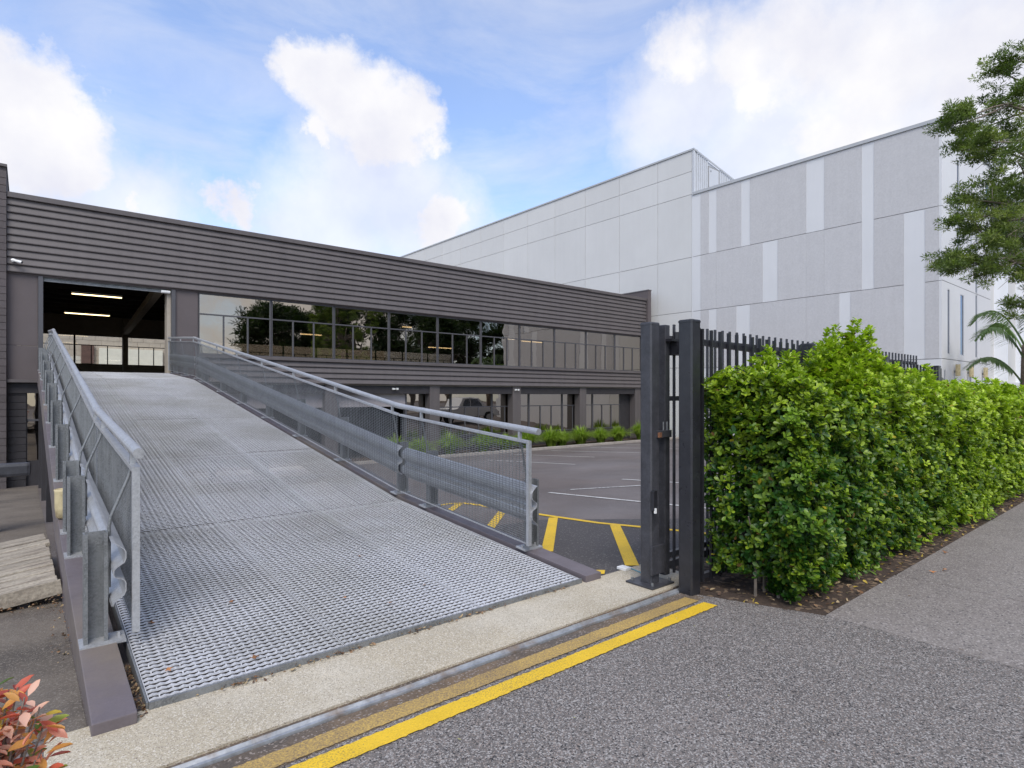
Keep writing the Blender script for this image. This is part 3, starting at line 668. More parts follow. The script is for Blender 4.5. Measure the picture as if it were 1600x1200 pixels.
for r, lst in rows:
    for y0, y1, k in lst:
        z0, z1 = ZR[r], ZR[r+1]
        if k == 'p1': z1 = ZR[3]
        if k == 'p2': z1 = ZR[4]
        flatpanel(y0, y1, z0, z1, M['wtx'] if k == 't' else M['wsm'], {'t':.012,'s':0,'p':0,'p1':0,'p2':0}[k])
part(MB().box(XW-.06, XW+.5, 7.26, 18.98, 12.80, 12.95), 'parapet_cap', M['cap'], wb)
jy = [18.98, 19.06] + [21.37 + 2.94*k for k in range(21)]
for i in range(len(jy)-1):
    for z0, z1 in ((-1.6,3.1),(3.1,6.27),(6.27,9.32),(9.32,12.87),(12.87,14.17),(14.17,15.33)):
        if i == 0: continue
        side_panel(jy[i], jy[i+1], z0, z1, M['wsl'])
for z0, z1 in ((-1.6,15.33),): flatpanel(18.98, 19.06, z0, z1, M['wsm'], 0)
part(MB().box(XW-.05, XW+.4, 18.92, 80.2, 15.33, 15.43), 'parapet_cap', M['cap'], wb)
# return of ribbed metal sheeting with a roof door; sloping top
zt = lambda x: 15.33 - (x-28.9)*.18
i = 0; x = 28.98
while x < 39.5:
    w = .20
    if not (30.35 < x+w/2 < 31.50):
        MB().hexa([(x,18.93,12.6),(x+.14,18.93,12.6),(x+.14,18.98,12.6),(x,18.98,12.6),(x,18.93,zt(x)),(x+.14,18.93,zt(x+.14)),(x+.14,18.98,zt(x+.14)),(x,18.98,zt(x))]).build('ribbed_sheet', M['wmetal'], wb)
    x += w
part(MB().hexa([(28.97,18.983,12.6),(39.5,18.983,12.6),(39.5,19.06,12.6),(28.97,19.06,12.6),(28.97,18.983,15.325),(39.5,18.983,zt(39.5)),(39.5,19.06,zt(39.5)),(28.97,19.06,15.325)]), 'sheet_wall', M['wmetal'], wb)
part(MB().hexa([(28.84,18.88,15.335),(39.5,18.88,zt(39.5)),(39.5,18.915,zt(39.5)),(28.84,18.915,15.335),(28.84,18.88,15.435),(39.5,18.88,zt(39.5)+.09),(39.5,18.915,zt(39.5)+.09),(28.84,18.915,15.435)]), 'roof_flashing', M['cap'], wb)
part(MB().box(28.865, 28.995, 18.90, 18.979, 12.955, 15.325), 'corner_trim', M['wmetal'], wb)
rdoor = part(MB().box(30.42, 31.42, 18.90, 18.95, 12.6, 14.72), 'roof_door', M['wmetal'], wb, bevel=.01)
part(MB().box(30.34, 31.50, 18.92, 18.97, 14.72, 14.80).box(30.34, 30.41, 18.92, 18.97, 12.6, 14.72).box(31.43, 31.50, 18.92, 18.97, 12.6, 14.72), 'door_frame', M['joint'], rdoor)
for z in (13.3, 14.5): part(MB().box(30.55, 30.62, 18.88, 18.91, z, z+.07), 'hinge', M['galvd'], rdoor)
part(MB().box(XW+.4, 60, 7.36, 18.98, 12.3, 12.4), 'roof', M['cap'], wb)
part(MB().hexa([(XW+.4,19.06,14.9),(39.5,19.06,13.2),(39.5,80,13.2),(XW+.4,80,14.9),(XW+.4,19.06,15.1),(39.5,19.06,13.4),(39.5,80,13.4),(XW+.4,80,15.1)]), 'roof', M['cap'], wb)
# front wall towards the street with slot windows and doors
def holed(x0, x1, z0, z1, holes, y0, y1, m, name='wall_panel'):
    X = sorted({x0, x1, *[h[0] for h in holes], *[h[1] for h in holes]}); X = [v for v in X if x0 <= v <= x1]
    b = MB()
    for a, c in zip(X, X[1:]):
        mid = (a+c)/2; hs = sorted([(max(h[2], z0), min(h[3], z1)) for h in holes if h[0] < mid < h[1] and h[3] > z0 and h[2] < z1])
        z = z0
        for h in hs:
            if h[0] > z: b.box(a, c, y0, y1, z, h[0])
            z = h[1]
        if z < z1: b.box(a, c, y0, y1, z, z1)
    b.build(name, m, wb)
YW = 7.315
slots = [(29.68,29.98,3.25,6.0),(31.55,32.1,3.28,5.98),(34.05,34.35,3.27,6.23),(34.05,34.35,6.29,9.3),(31.1,31.4,6.9,9.0),(31.05,31.35,9.36,11.75),(33.2,33.4,6.95,9.2),(35.9,36.5,10.6,11.9)]
doors = [(33.0,33.35,-1.0,2.9),(35.6,36.0,-1.0,2.9),(29.2,29.4,-1,2.6)]
for z0, z1 in ((-1.6,3.03),(3.06,6.25),(6.28,9.31),(9.34,12.8)):
    holed(XW+.02, 36.85, z0, z1, slots + doors, YW, YW+.3, M['wsm'])
part(MB().box(XW+.02, 36.85, YW+.02, YW+.3, 3.03, 3.06).box(XW+.02, 36.85, YW+.01, YW+.3, 6.25, 6.28).box(XW+.02, 36.85, YW+.01, YW+.3, 9.31, 9.34), 'wall_joint', M['joint'], wb)
for (a, c, z0, z1) in slots + doors:
    f = part(MB().box(a, a+.03, YW+.004, YW+.06, z0, z1).box(c-.05, c, YW-.012, YW+.06, z0, z1).box(a+.03, c-.05, YW+.004, YW+.06, z0, z0+.04).box(a+.03, c-.05, YW+.004, YW+.06, z1-.04, z1), 'window', M['wmetal'], wb)
    MB().add([(a,YW+.022,z0),(c,YW+.022,z0),(c,YW+.022,z1),(a,YW+.022,z1)], [(0,1,2,3)]).build('pane', M['glassb'], f)
    part(MB().box(a, c, YW+.29, YW+.32, z0, z1), 'blind', M['joint'], wb)
part(MB().box(XW+.02, 36.9, YW-.06, YW+.35, 12.80, 12.95), 'parapet_cap', M['cap'], wb)
part(MB().box(36.55, 36.85, YW+.3, 20, -1.6, 12.8), 'wall', M['wsm'], wb)
for x, s_ in ((30.6,'nearest the corner'), (32.7,'beside the first street door'), (35.2,'beside the second street door')):
    t = empty('wall_lamp', (x, YW, 2.5), 'pale cylindrical wall lamp on the white warehouse ' + s_, 'lamp', 'wall lamps on the warehouse street front')
    MB().tube([(x,YW-.14,2.35),(x,YW-.14,2.85)], .09, 12).build('shade', M['tub'], t)
    MB().box(x-.03, x+.03, YW-.13, YW, 2.5, 2.6).build('bracket', M['galvd'], t)
# neighbouring building further along the street
fb = empty('far_building', (45, 9, -1), 'white building with projecting white fins and dark undercroft beyond the warehouse', 'building')
MB().box(36.95, 75, 8.6, 30, 2.35, 10.2).build('wall', M['wsl'], fb)
for x in (38.6, 44.1, 49.8, 56, 63): MB().box(x, x+.22, 8.0, 8.6, 2.35, 10.2).build('fin', M['fin'], fb)
MB().box(36.95, 75, 8.4, 8.6, 2.0, 2.35).build('soffit_edge', M['wsm'], fb)
MB().box(36.95, 75, 13, 13.2, -1.5, 2.3).build('undercroft_wall', M['int'], fb)
MB().box(36.9, 75, 8.3, 30, 10.2, 10.3).build('roof', M['cap'], fb)
for x in (41.5, 47, 53): MB().box(x, x+.4, 9, 9.4, -1.5, 2.34).build('column', M['wsm'], fb)
# beige building seen through the rear windows
bb = empty('beige_building', (8, 56, -1), 'beige blockwork building seen through the far windows of the open doorway', 'building')
MB().box(-25, 30, 56, 70, -1.5, 12).build('wall', M['beige'], bb)
bme = MB().box(0, .78, 0, .04, 0, .38).mesh('block', M['beige'], bevel=.01)
for r in range(10):
    for c in range(16): inst('block', bme, bb, (-1.5 + c*.8 + (.4 if r % 2 else 0), 55.965, 2.6 + r*.4))
MB().box(3.2, 4.0, 55.7, 56, 4.0, 5.4).build('louvre', M['brown'], bb)
MB().box(4.3, 8.6, 55.6, 56, 1.8, 5.2).build('pilaster', M['cream'], bb)
for x in (.2, 1.4): 
    w = MB().box(x, x+.7, 55.88, 55.95, 3.0, 4.9).build('window', M['frame'], bb)
    MB().add([(x+.06,55.87,3.06),(x+.64,55.87,3.06),(x+.64,55.87,4.84),(x+.06,55.87,4.84)], [(0,1,2,3)]).build('pane', M['glassb'], w)

# ================================================================== GARDEN BED WITH GRASS
kz = slope(19.75)
b = MB(); b.hexa([(3.9,19.68,kz-.2),(28.7,19.60,kz-.2),(28.7,19.80,kz-.2),(3.9,19.88,kz-.2),(3.9,19.68,kz+.11),(28.7,19.60,kz+.11),(28.7,19.80,kz+.11),(3.9,19.88,kz+.11)])
b.build('garden_kerb', M['kerb'], kind='structure', bevel=.015)
MB().box(3.9, 28.7, 19.88, 21.6, -1.4, -.93).build('planting_bed', M['soil'], kind='structure')
def grass_mesh(h, seed, n=750):
    r = np.random.default_rng(seed); V = []; F = []; C = []
    for i in range(n):
        a = r.uniform(0, 2*math.pi); lean = r.uniform(.05, 1.0)**.7; hh = h*r.uniform(.65, 1.1); rr = r.uniform(0,.12)
        w = r.uniform(.007,.013); dx, dy = math.cos(a), math.sin(a); base = len(V); col = np.array([.22,.33,.045])*r.uniform(.6,1.35) + np.array([.05,.03,0])*r.uniform(0,1)
        for k in range(5):
            t = k/4; out_ = rr + lean*h*.75*(t**1.6); z = hh*(t*(1.25-.2*lean) - (t**3)*(.25+.55*lean)*.9)
            ww = w*(1-t)**.6
            V += [(dx*out_ - dy*ww, dy*out_ + dx*ww, z), (dx*out_ + dy*ww, dy*out_ - dx*ww, z)]; C += [col, col]
        for k in range(4): F.append((base+2*k, base+2*k+1, base+2*k+3, base+2*k+2))
    o = numesh('grass_clump', V, np.array(F), M['gleaf'], np.array(C), kind=None); me = o.data; bpy.data.objects.remove(o); return me
gms = [grass_mesh(.74, 1), grass_mesh(.66, 2), grass_mesh(.8, 3)]
gx = [11.0, 12.22, 13.61, 15.28, 16.53, 17.87, 19.29, 20.15, 21.45, 22.93, 24.46, 26.36, 27.8]
gl = ['behind the mesh, farthest left', 'behind the mesh, second from the left end', 'behind the mesh, third from the left end', 'behind the mesh, fourth from the left end', 'behind the end of the mesh panel',
      'just right of the handrail end', 'taller clump left of centre in the open row', 'merging with its left neighbour', 'broad clump in front of the dark column', 'dark green clump in the middle of the right row', 'third from the gate post', 'second from the gate post', 'half hidden by the gate post']
for i, x in enumerate(gx):
    o = inst('grass_clump', gms[i % 3], None, (x + random.uniform(-.1,.1), 20.55 + random.uniform(-.15,.15), -.94), (0,0,random.uniform(0,6)), (random.uniform(1.5,1.75),)*2 + (random.uniform(1.3,1.5),))
    props(o, 'arching grass clump below the windows, ' + gl[i], 'grass clump', 'grass clumps in the planting bed')

# ================================================================== FENCE AND GATE
fz = lambda x: 2.075 - .022*(x-4) - (.40 if x > 10.30 else 0)
def sqpost(parent, name, x, y, w, z0, z1, m=M['black']):
    h = w/2; c = .012
    oc = [(-h+c,-h),(h-c,-h),(h,-h+c),(h,h-c),(h-c,h),(-h+c,h),(-h,h-c),(-h,-h+c)]
    p = MB().loft([[(x+a, y+b_, z) for a, b_ in oc] for z in (z0, z1-.022)]).build(name, m, parent, fix=True)
    MB().loft([[(x+a*k, y+b_*k, z) for a, b_ in oc] for k, z in ((1.05, z1-.022), (1.05, z1-.008), (.96, z1))]).build('cap', m, p, fix=True)
    return p
YFN = 2.655
fence = empty('fence', (4, YFN, 0), 'black steel picket fence with square posts running through the hedge', 'fence')
pk = {}
FX = [3.995 + 2.06*k for k in range(10)]
for k, x in enumerate(FX): sqpost(fence, 'post', x, YFN, .125 if k == 0 else .11, -.05, fz(x) + (.06 if k == 0 else .035))
for k in range(9):
    a, c = FX[k]+.06, FX[k+1]-.056
    for zo in (.085, 1.95):
        za, zc = fz(a)-zo, fz(c)-zo
        MB().hexa([(a,YFN-.02,za-.04),(c,YFN-.02,zc-.04),(c,YFN+.02,zc-.04),(a,YFN+.02,za-.04),(a,YFN-.02,za),(c,YFN-.02,zc),(c,YFN+.02,zc),(a,YFN+.02,za)]).build('rail', M['black'], fence)
    n = 15
    for j in range(1, n+1):
        x = a + (c-a)*(j-.5)/n; 
        if 'p' not in pk: pk['p'] = MB().box(-.011, .011, -.011, .011, 0, 2.0).mesh('picket', M['black'])
        inst('picket', pk['p'], fence, (x, YFN-.033, fz(x)-2.0))
YG = 2.96
gate = empty('sliding_gate', (4.08, YG, 0), 'black steel sliding gate slid open behind the picket fence', 'gate')
MB().box(4.055, 4.12, YG-.035, YG+.035, .06, 2.13).build('stile', M['blackw'], gate, bevel=.006)
for z0, z1 in ((2.0,2.045), (1.50,1.54), (.10,.16), (.19,.235)): MB().box(4.12, 10.4, YG-.02, YG+.02, z0, z1).build('rail', M['blackw'], gate)
gp = MB().box(-.009, .009, -.009, .009, 0, 2.08).mesh('picket', M['blackw'])
for j in range(50): inst('picket', gp, gate, (4.185 + j*.125, YG-.03, .06))
gpost = empty('gate_post', (3.93, 2.98, 0), 'black square gate post bolted to the concrete strip', 'post')
ps = sqpost(gpost, 'shaft', 3.93, 2.985, .115, .02, 2.14, M['blackw'])
MB().box(3.80, 4.09, 2.86, 3.13, .007, .022).build('base_plate', M['blackw'], gpost, bevel=.003)
MB().box(3.855, 4.02, 2.905, 2.926, .10, .33).build('foot_bracket', M['blackw'], gpost, bevel=.003)
MB().box(3.865, 3.91, 2.895, 2.925, .62, .78).build('latch_box', M['black'], gpost, bevel=.004)
MB().box(3.872, 3.888, 2.885, 2.90, .60, .64).build('keyhole_cover', M['wplastic'], gpost)
for dx in (-.1, .13):
    for dy in (-.09, .11): MB().tube([(3.95+dx, 2.99+dy, .022), (3.95+dx, 2.99+dy, .045)], .012, 6).build('bolt', M['galvd'], gpost)
MB().box(3.94, 4.12, 2.905, 2.93, 1.20, 1.26).build('latch_bar', M['blackw'], gpost, bevel=.004)
MB().box(3.93, 3.975, 2.898, 2.906, 1.205, 1.245).build('rust_patch', M['rust'], gpost)
for x in (4.02, 4.07): MB().tube([(x, 2.918, 1.26), (x, 2.918, 1.33)], .006, 6).build('latch_pin', M['galvd'], gpost)
rb = MB().box(4.13, 4.23, 2.84, 2.95, 1.88, 1.99).tube([(4.15,2.88,1.99),(4.15,2.88,2.07)], .02, 8).tube([(4.21,2.88,1.99),(4.21,2.88,2.05)], .02, 8).box(4.06, 4.30, 2.86, 2.93, 1.99, 2.01)
rb.build('roller_bracket', M['black'], gate)
MB().box(4.03, 4.11, 3.32, 3.42, .006, .03).build('concrete_stop', M['wplastic'], label='small white block on the far corner of the concrete strip', cat='block', bevel=.004)
MB().tube([(4.13,3.36,.012),(4.1,3.22,.012),(4.05,3.12,.012),(4.0,3.05,.014),(3.98,3.02,.05)], .005, 6).build('cable', M['cable'], label='thin blue cable lying on the concrete strip by the gate post', cat='cable')

# ================================================================== LEAVES TOOLBOX
def place(T, F, pos, fw, up, size):
    """T (n,3) template (x across, y along, z up); fw along dir, up normal; arrays (k,3)"""
    fw = fw / np.linalg.norm(fw, axis=1, keepdims=True)
    rt = np.cross(fw, up); rt /= np.linalg.norm(rt, axis=1, keepdims=True) + 1e-9
    up2 = np.cross(rt, fw)
    size = np.asarray(size).reshape(-1, 1, 1)
    V = (T[None,:,0:1]*rt[:,None,:] + T[None,:,1:2]*fw[:,None,:] + T[None,:,2:3]*up2[:,None,:]) * size + pos[:,None,:]
    n = len(T); FF = (F[None] + (np.arange(len(pos))*n)[:,None,None]).reshape(-1, F.shape[1])
    return V.reshape(-1,3), FF
# obovate leaf, length 1
LT = np.array([(0,0,0),(.16,.35,.04),(-.16,.35,.04),(0,.4,-.03),(.27,.72,.03),(-.27,.72,.03),(0,.75,-.05),(.14,.95,-.03),(-.14,.95,-.03),(0,1.0,-.06)])
LF = np.array([(0,1,3),(0,3,2),(1,4,3),(4,6,3),(3,6,2),(6,5,2),(4,7,6),(7,9,6),(6,9,5),(9,8,5)])
NT = np.array([(0,0,0),(.13,.4,.03),(-.13,.4,.03),(0,1,-.1)]); NF = np.array([(0,1,3),(0,3,2)])   # narrow leaf
# ================================================================== HEDGE
hedge = empty('hedge', (4.3, 2.3, 0), 'tall glossy green hedge growing along the black fence beside the footpath', 'hedge')
def hsurf(n):
    """points and outward normals on a lumpy box hedge"""
    x0, x1, y0, y1 = 4.20, 13.2, 1.86, 2.62
    out_p, out_n = [], []
    def top(x): return 1.66 + .05*math.sin(x*2.1+.5) + .05*math.sin(x*4.7) - .016*(x-4)
    A = {'front': 9.0*1.6, 'top': 9.0*.75*1.0, 'left': .75*1.5*2.2, 'back': 9.0*.5}
    tot = sum(A.values()); 
    for f, a in A.items():
        for _ in range(int(n*a/tot)):
            x = random.uniform(x0, x1); t = top(x)
            if f == 'front':
                if random.random() < .45: x = x0 + (x1-x0)*random.random()**1.8
                t = top(x); z = random.uniform(.05, t); p = Vector((x, y0, z)); nn = Vector((0,-1,.25))
            elif f == 'top':
                if random.random() < .35: x = x0 + (x1-x0)*random.random()**1.8
                t = top(x); p = Vector((x, random.uniform(y0, y1+.1), t)); nn = Vector((0,0,1))
            elif f == 'left': z = random.uniform(.16, top(x0)); p = Vector((x0, random.uniform(y0, y1+.1), z)); nn = Vector((-1,0,.2))
            else: p = Vector((x, y1+.1, random.uniform(.9, t))); nn = Vector((0,1,.3))
            # round the box edges
            cx_ = min(max(p.x, x0+.18), x1-.3); cy_ = min(max(p.y, y0+.18), y1-.12); cz_ = min(p.z, t-.2)
            d = p - Vector((cx_, cy_, cz_)); q = d.normalized() if d.length > 1e-4 else nn
            if d.length > .19: p = Vector((cx_, cy_, cz_)) + q*.19*(1 + .25*(d.length-.19)/.15)
            nn = (nn*.4 + q).normalized()
            b_ = noise.noise(p*2.4)*.11 + noise.noise(p*5.8+Vector((9,2,4)))*.12
            if p.z < .45: b_ -= (.45-p.z)*.20
            p = p + nn*b_
            out_p.append(p); out_n.append(nn)
    return out_p, out_n
P, Nn = hsurf(20500)
P = np.array(P); Nn = np.array(Nn)
depth = rng.random(len(P))**1.4 * .24; P = P - Nn*depth[:,None]
# shoots standing out of the top
SH = [(4.50,4.95,1.70,1.93,16), (5.55,6.60,1.72,2.15,44), (6.02,6.12,2.1,2.33,3), (6.6,8.2,1.68,1.88,26), (8.2,12.8,1.60,1.74,40), (4.2,4.6,1.5,1.66,8), (4.9,5.5,1.6,1.76,8)]
sp, sn = [], []
for (xa, xb_, za, zb_, cnt) in SH:
    for _ in range(cnt):
        u = random.random(); x = xa + (xb_-xa)*u; hgt = za + (zb_-za)*(math.sin(math.pi*u)**.7)*random.uniform(.55,1.08); y = random.uniform(2.05, 2.5)
        lx_, ly_ = random.gauss(0,.05), random.gauss(0,.05); z = za - .25
        while z < hgt:
            t = (z-za+.25)/(hgt-za+.26); rr = .085*(1-t*.75)
            for _k in range(3 if t < .8 else 2):
                a = random.uniform(0, 6.283); sp.append((x + lx_*t + rr*math.cos(a), y + ly_*t + rr*math.sin(a), z + random.uniform(-.01,.01))); sn.append((math.cos(a)*.6*(1-t), math.sin(a)*.6*(1-t), 1))
            z += .032
        sp.append((x+lx_, y+ly_, hgt)); sn.append((0,0,1))
P = np.vstack([P, np.array(sp)]); Nn = np.vstack([Nn, np.array(sn)]); depth = np.concatenate([depth, np.zeros(len(sp))])
Nn /= np.linalg.norm(Nn, axis=1, keepdims=True)
K = 6
ax = Nn*.75 + np.array([0,0,.75]) + rng.normal(0,.35,P.shape); ax /= np.linalg.norm(ax, axis=1, keepdims=True)
t1 = np.cross(ax, rng.normal(0,1,P.shape)); t1 /= np.linalg.norm(t1, axis=1, keepdims=True); t2 = np.cross(ax, t1)
lp, lf, lu, ls, lc = [], [], [], [], []
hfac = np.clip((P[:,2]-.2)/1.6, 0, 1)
lit_young = np.clip(rng.normal(.14+.68*hfac**3 - depth*2.2 + np.clip((P[:,0]-5)/10,0,.45), .22), 0, 1)      # share of new growth, with top light and inner shade painted in
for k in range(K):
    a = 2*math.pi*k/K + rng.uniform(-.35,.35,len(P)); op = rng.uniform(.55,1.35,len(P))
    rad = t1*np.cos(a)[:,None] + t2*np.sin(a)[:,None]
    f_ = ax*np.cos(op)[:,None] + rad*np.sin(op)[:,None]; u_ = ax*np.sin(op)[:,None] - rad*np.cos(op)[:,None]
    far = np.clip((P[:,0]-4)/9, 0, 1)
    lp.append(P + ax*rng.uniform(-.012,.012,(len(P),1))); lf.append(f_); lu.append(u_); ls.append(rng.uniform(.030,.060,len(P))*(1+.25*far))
    old = np.array([.026,.085,.012]); yg = np.array([.38,.50,.035]); y_ = np.clip(lit_young + rng.normal(0,.10,len(P)), 0, 1)[:,None]
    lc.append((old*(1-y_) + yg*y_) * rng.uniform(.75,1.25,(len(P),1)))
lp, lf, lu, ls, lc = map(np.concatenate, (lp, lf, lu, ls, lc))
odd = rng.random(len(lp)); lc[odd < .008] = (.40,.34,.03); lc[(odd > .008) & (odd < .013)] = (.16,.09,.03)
# the 300 leaves nearest to the camera are objects of their own
dist = np.linalg.norm(lp - np.array([0,0,1.55]), axis=1)
ok = np.argsort(dist)[:300]; mask = np.ones(len(lp), bool); mask[ok] = False
def leafobj_mesh(col, name='leaf', T=LT, F=LF, m=None):
    o = numesh(name, T, F, m or M['hleaf'], np.tile(col, (len(T),1)), kind=None, smooth=True); me = o.data; bpy.data.objects.remove(o); return me
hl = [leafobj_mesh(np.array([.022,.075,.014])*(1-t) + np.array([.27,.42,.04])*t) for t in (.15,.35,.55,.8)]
def leaf_inst(name, me, parent, p, f, u, s):
    f = Vector(f).normalized(); r = f.cross(Vector(u)).normalized(); u = r.cross(f)
    o = bpy.data.objects.new(name, me); COL.objects.link(o); o.parent = parent
    Mx = Matrix(((r.x, f.x, u.x, 0), (r.y, f.y, u.y, 0), (r.z, f.z, u.z, 0), (0,0,0,1)))
    o.matrix_local = Matrix.Translation(Vector(p) - wloc(parent)) @ Mx @ Matrix.Scale(float(s), 4)
    return o
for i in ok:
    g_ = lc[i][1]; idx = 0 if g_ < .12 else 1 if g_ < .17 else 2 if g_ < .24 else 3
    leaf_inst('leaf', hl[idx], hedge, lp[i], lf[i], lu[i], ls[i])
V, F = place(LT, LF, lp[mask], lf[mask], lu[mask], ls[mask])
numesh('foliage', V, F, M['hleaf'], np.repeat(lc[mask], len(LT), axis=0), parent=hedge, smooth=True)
b = MB()
for i in range(230):
    x = random.uniform(4.3, 13); y = random.uniform(2.15, 2.5); z = random.uniform(.35, 1.35)
    a = random.uniform(0, 6.283); t = Vector((x+.25*math.cos(a), y+.18*math.sin(a)-.05, z+random.uniform(.15,.4)))
    b.tube([(x, y, -.02 if i % 4 == 0 else z-.3), (x, y, z), t], [.012,.008,.004], 5)
b.build('stems', M['bark'], hedge, kind='stuff')
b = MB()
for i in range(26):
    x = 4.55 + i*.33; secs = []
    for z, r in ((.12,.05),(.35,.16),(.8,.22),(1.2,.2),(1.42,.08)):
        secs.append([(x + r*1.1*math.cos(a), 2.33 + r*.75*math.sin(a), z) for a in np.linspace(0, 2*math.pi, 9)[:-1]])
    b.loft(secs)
b.build('shade_core', mat('core_shade', (.03,.032,.015), .95, var=.5, vs=30, bump=1, bs=30), hedge, kind='stuff', fix=True)  # solid dark lumps added as painted shade between the leaves
# small weeds and litter below the hedge
n = 900
lx = rng.uniform(4.1, 13, n); ly = 1.80 + (lx-4.3)*.006 + rng.random(n)**1.6*.9; P2 = np.stack([lx, ly, np.full(n, .012) + rng.random(n)*.02], 1)
P2 = P2[(P2[:,0] > 4.36) | (P2[:,1] > 2.0)]
n = len(P2); f2 = rng.normal(0,1,(n,3)); f2[:,2] *= .25; u2 = np.tile([0,0,1.], (n,1)) + rng.normal(0,.3,(n,3))
V, F = place(LT, LF, P2, f2, u2, rng.uniform(.02,.05,n))
pal = np.array([(.17,.09,.045),(.26,.16,.09),(.35,.26,.15),(.10,.06,.04),(.42,.30,.05)]); c2_ = pal[rng.integers(0,5,n)]
numesh('leaf_litter', V, F, leafmat('litter_leaf', .85, .1), np.repeat(c2_, len(LT), axis=0), label='dry brown leaf litter on the soil under the hedge', cat='leaf litter')
# litter along the toe of the ramp and in the gap beside the beam
n = 260
lx = rng.choice([.9,1.3,1.55,2.0,2.35,2.6,3.1,3.3], n) + rng.normal(0,.10,n); ly = 3.335 + (lx-.5)*.010 - np.abs(rng.normal(0,.012,n)); lz = np.full(n,.012)+rng.random(n)*.012
gxl = rng.uniform(.41,.455,160); gyl = rng.uniform(3.3,4.0,160)
P2 = np.vstack([np.stack([lx,ly,lz],1), np.stack([gxl,gyl,np.full(160,.01)],1), np.stack([rng.uniform(.12,.215,90), rng.uniform(3.9,6,90), np.full(90,-.06)],1), np.stack([rng.uniform(-.6,.2,160), 6.1-np.abs(rng.normal(0,.10,160)), np.full(160,-.138)+rng.random(160)*.02],1)])
n = len(P2); f2 = rng.normal(0,1,(n,3)); f2[:,2] *= .4; u2 = np.tile([0,0,1.], (n,1)) + rng.normal(0,.4,(n,3))
V, F = place(LT, LF, P2, f2, u2, rng.uniform(.012,.032,n))
numesh('leaf_litter', V, F, leafmat('toe_litter', .85, .1), np.repeat(pal[rng.integers(0,4,n)], len(LT), axis=0), label='dry brown leaves caught along the toe of the ramp', cat='leaf litter')
n = 46
P2 = np.stack([rng.uniform(.8, 5.5, n), rng.uniform(.6, 2.75, n), np.full(n, .010)], 1); f2 = rng.normal(0,1,(n,3)); f2[:,2] *= .15; u2 = np.tile([0,0,1.], (n,1)) + rng.normal(0,.2,(n,3))
V, F = place(NT, NF, P2, f2, u2, rng.uniform(.012,.035,n))
pal2 = np.array([(.30,.24,.14),(.20,.12,.06),(.50,.47,.40),(.33,.33,.12)])
numesh('leaf_debris', V, F, leafmat('debris_leaf', .85, .1), np.repeat(pal2[rng.integers(0,4,n)], len(NT), axis=0), label='scattered tiny dry leaves on the driveway asphalt', cat='leaf debris')
# single fallen leaves on the grating: a lobed leaf
def lobed():
    pts = []; 
    for k in range(20):
        a = 2*math.pi*k/20; r = .5 + .5*(k % 4 == 0) ; r *= 1.0 if k != 10 else .5
        pts.append((r*math.cos(a), r*math.sin(a), .12*math.sin(a*2+1)))
    V = [(0,0,.05)] + pts; F = [(0, 1+k, 1+(k+1) % 20) for k in range(20)]
    b_ = MB(); b_.add(V, F); return b_.mesh('fallen_leaf', M['dleaf'])
fl = lobed()
def rampz(y): return dz(y) + .012
LFV = [(.60,4.28,.026,'brown fallen leaf on the grating near the left guard end'), (.585,3.62,.026,'orange fallen leaf on the grating near the left front corner'), (1.0,3.50,.03,'orange fallen leaf lying near the front edge of the ramp'),
       (2.22,4.75,.022,'pale orange fallen leaf on the middle of the grating'), (1.75,4.0,.020,'cream coloured fallen leaf near the middle front of the ramp'), (1.98,3.75,.022,'dark orange fallen leaf near the middle front edge of the ramp'), (2.35,3.9,.018,'small tan fallen leaf near the right front of the grating'), (1.08,4.35,.024,'thin grey brown leaf lying in the left middle of the grating')]
for x, y, s_, lb in LFV:
    o = inst('fallen_leaf', fl, None, (x, y, rampz(y)), (random.uniform(-.2,.2), random.uniform(-.2,.2), random.uniform(0,6)), (s_, s_, s_)); props(o, lb, 'leaf', 'fallen leaves on the ramp grating')
for x, y, lb in ((6.2,1.55,'largest dry curled leaf on the footpath beside the hedge'), (6.05,1.60,'dry curled leaf touching the largest one on the footpath'), (6.9,1.72,'yellow fallen leaf at the edge of the footpath')):
    o = inst('fallen_leaf', fl, None, (x, y, .02), (.2,.1,random.uniform(0,6)), (.035,.02,.05)); props(o, lb, 'leaf', 'fallen leaves on the footpath')

# ================================================================== NANDINA, lower left
nan = empty('nandina_shrub', (-.14, 1.95, 0), 'small shrub with red and orange leaves in the lower left corner', 'shrub')
b = MB(); np_, nf, nu, ns, nc = [], [], [], [], []
reds = np.array([(.55,.13,.08),(.68,.30,.20),(.66,.34,.09),(.55,.42,.05),(.28,.36,.05),(.12,.22,.04),(.75,.48,.36),(.36,.07,.05)])
for i in range(230):
    a = random.uniform(0, 6.283); r = .15*math.sqrt(random.random()); x = -.115 + r*math.cos(a); y = 1.95 + r*math.sin(a); zt_ = random.uniform(.40,.93) - r*1.1
    b.tube([(-.13 + r*.3*math.cos(a), 1.95 + r*.3*math.sin(a), 0), (x*.5-.065, y*.5+.975, zt_*.6), (x, y, zt_)], [.006,.004,.002], 5)
    base = reds[random.choices(range(8), (5,6,4,1.5,1.0,.6,6,1.5))[0]]
    for k in range(9):
        t = random.uniform(.0,1); d = Vector((math.cos(k*2.4+i), math.sin(k*2.4+i), random.uniform(-.4,.9))).normalized()
        np_.append((x + d.x*.012, y + d.y*.012, zt_ - t*.13)); nf.append(d); nu.append((random.gauss(0,.3), random.gauss(0,.3), 1)); ns.append(random.uniform(.038,.060)); c = base if random.random() < .72 else reds[random.choice((0,1,1,2,3,4,6,6,5))]; nc.append(c*random.uniform(.8,1.15))
b.build('stems', M['bark'], nan, kind='stuff')
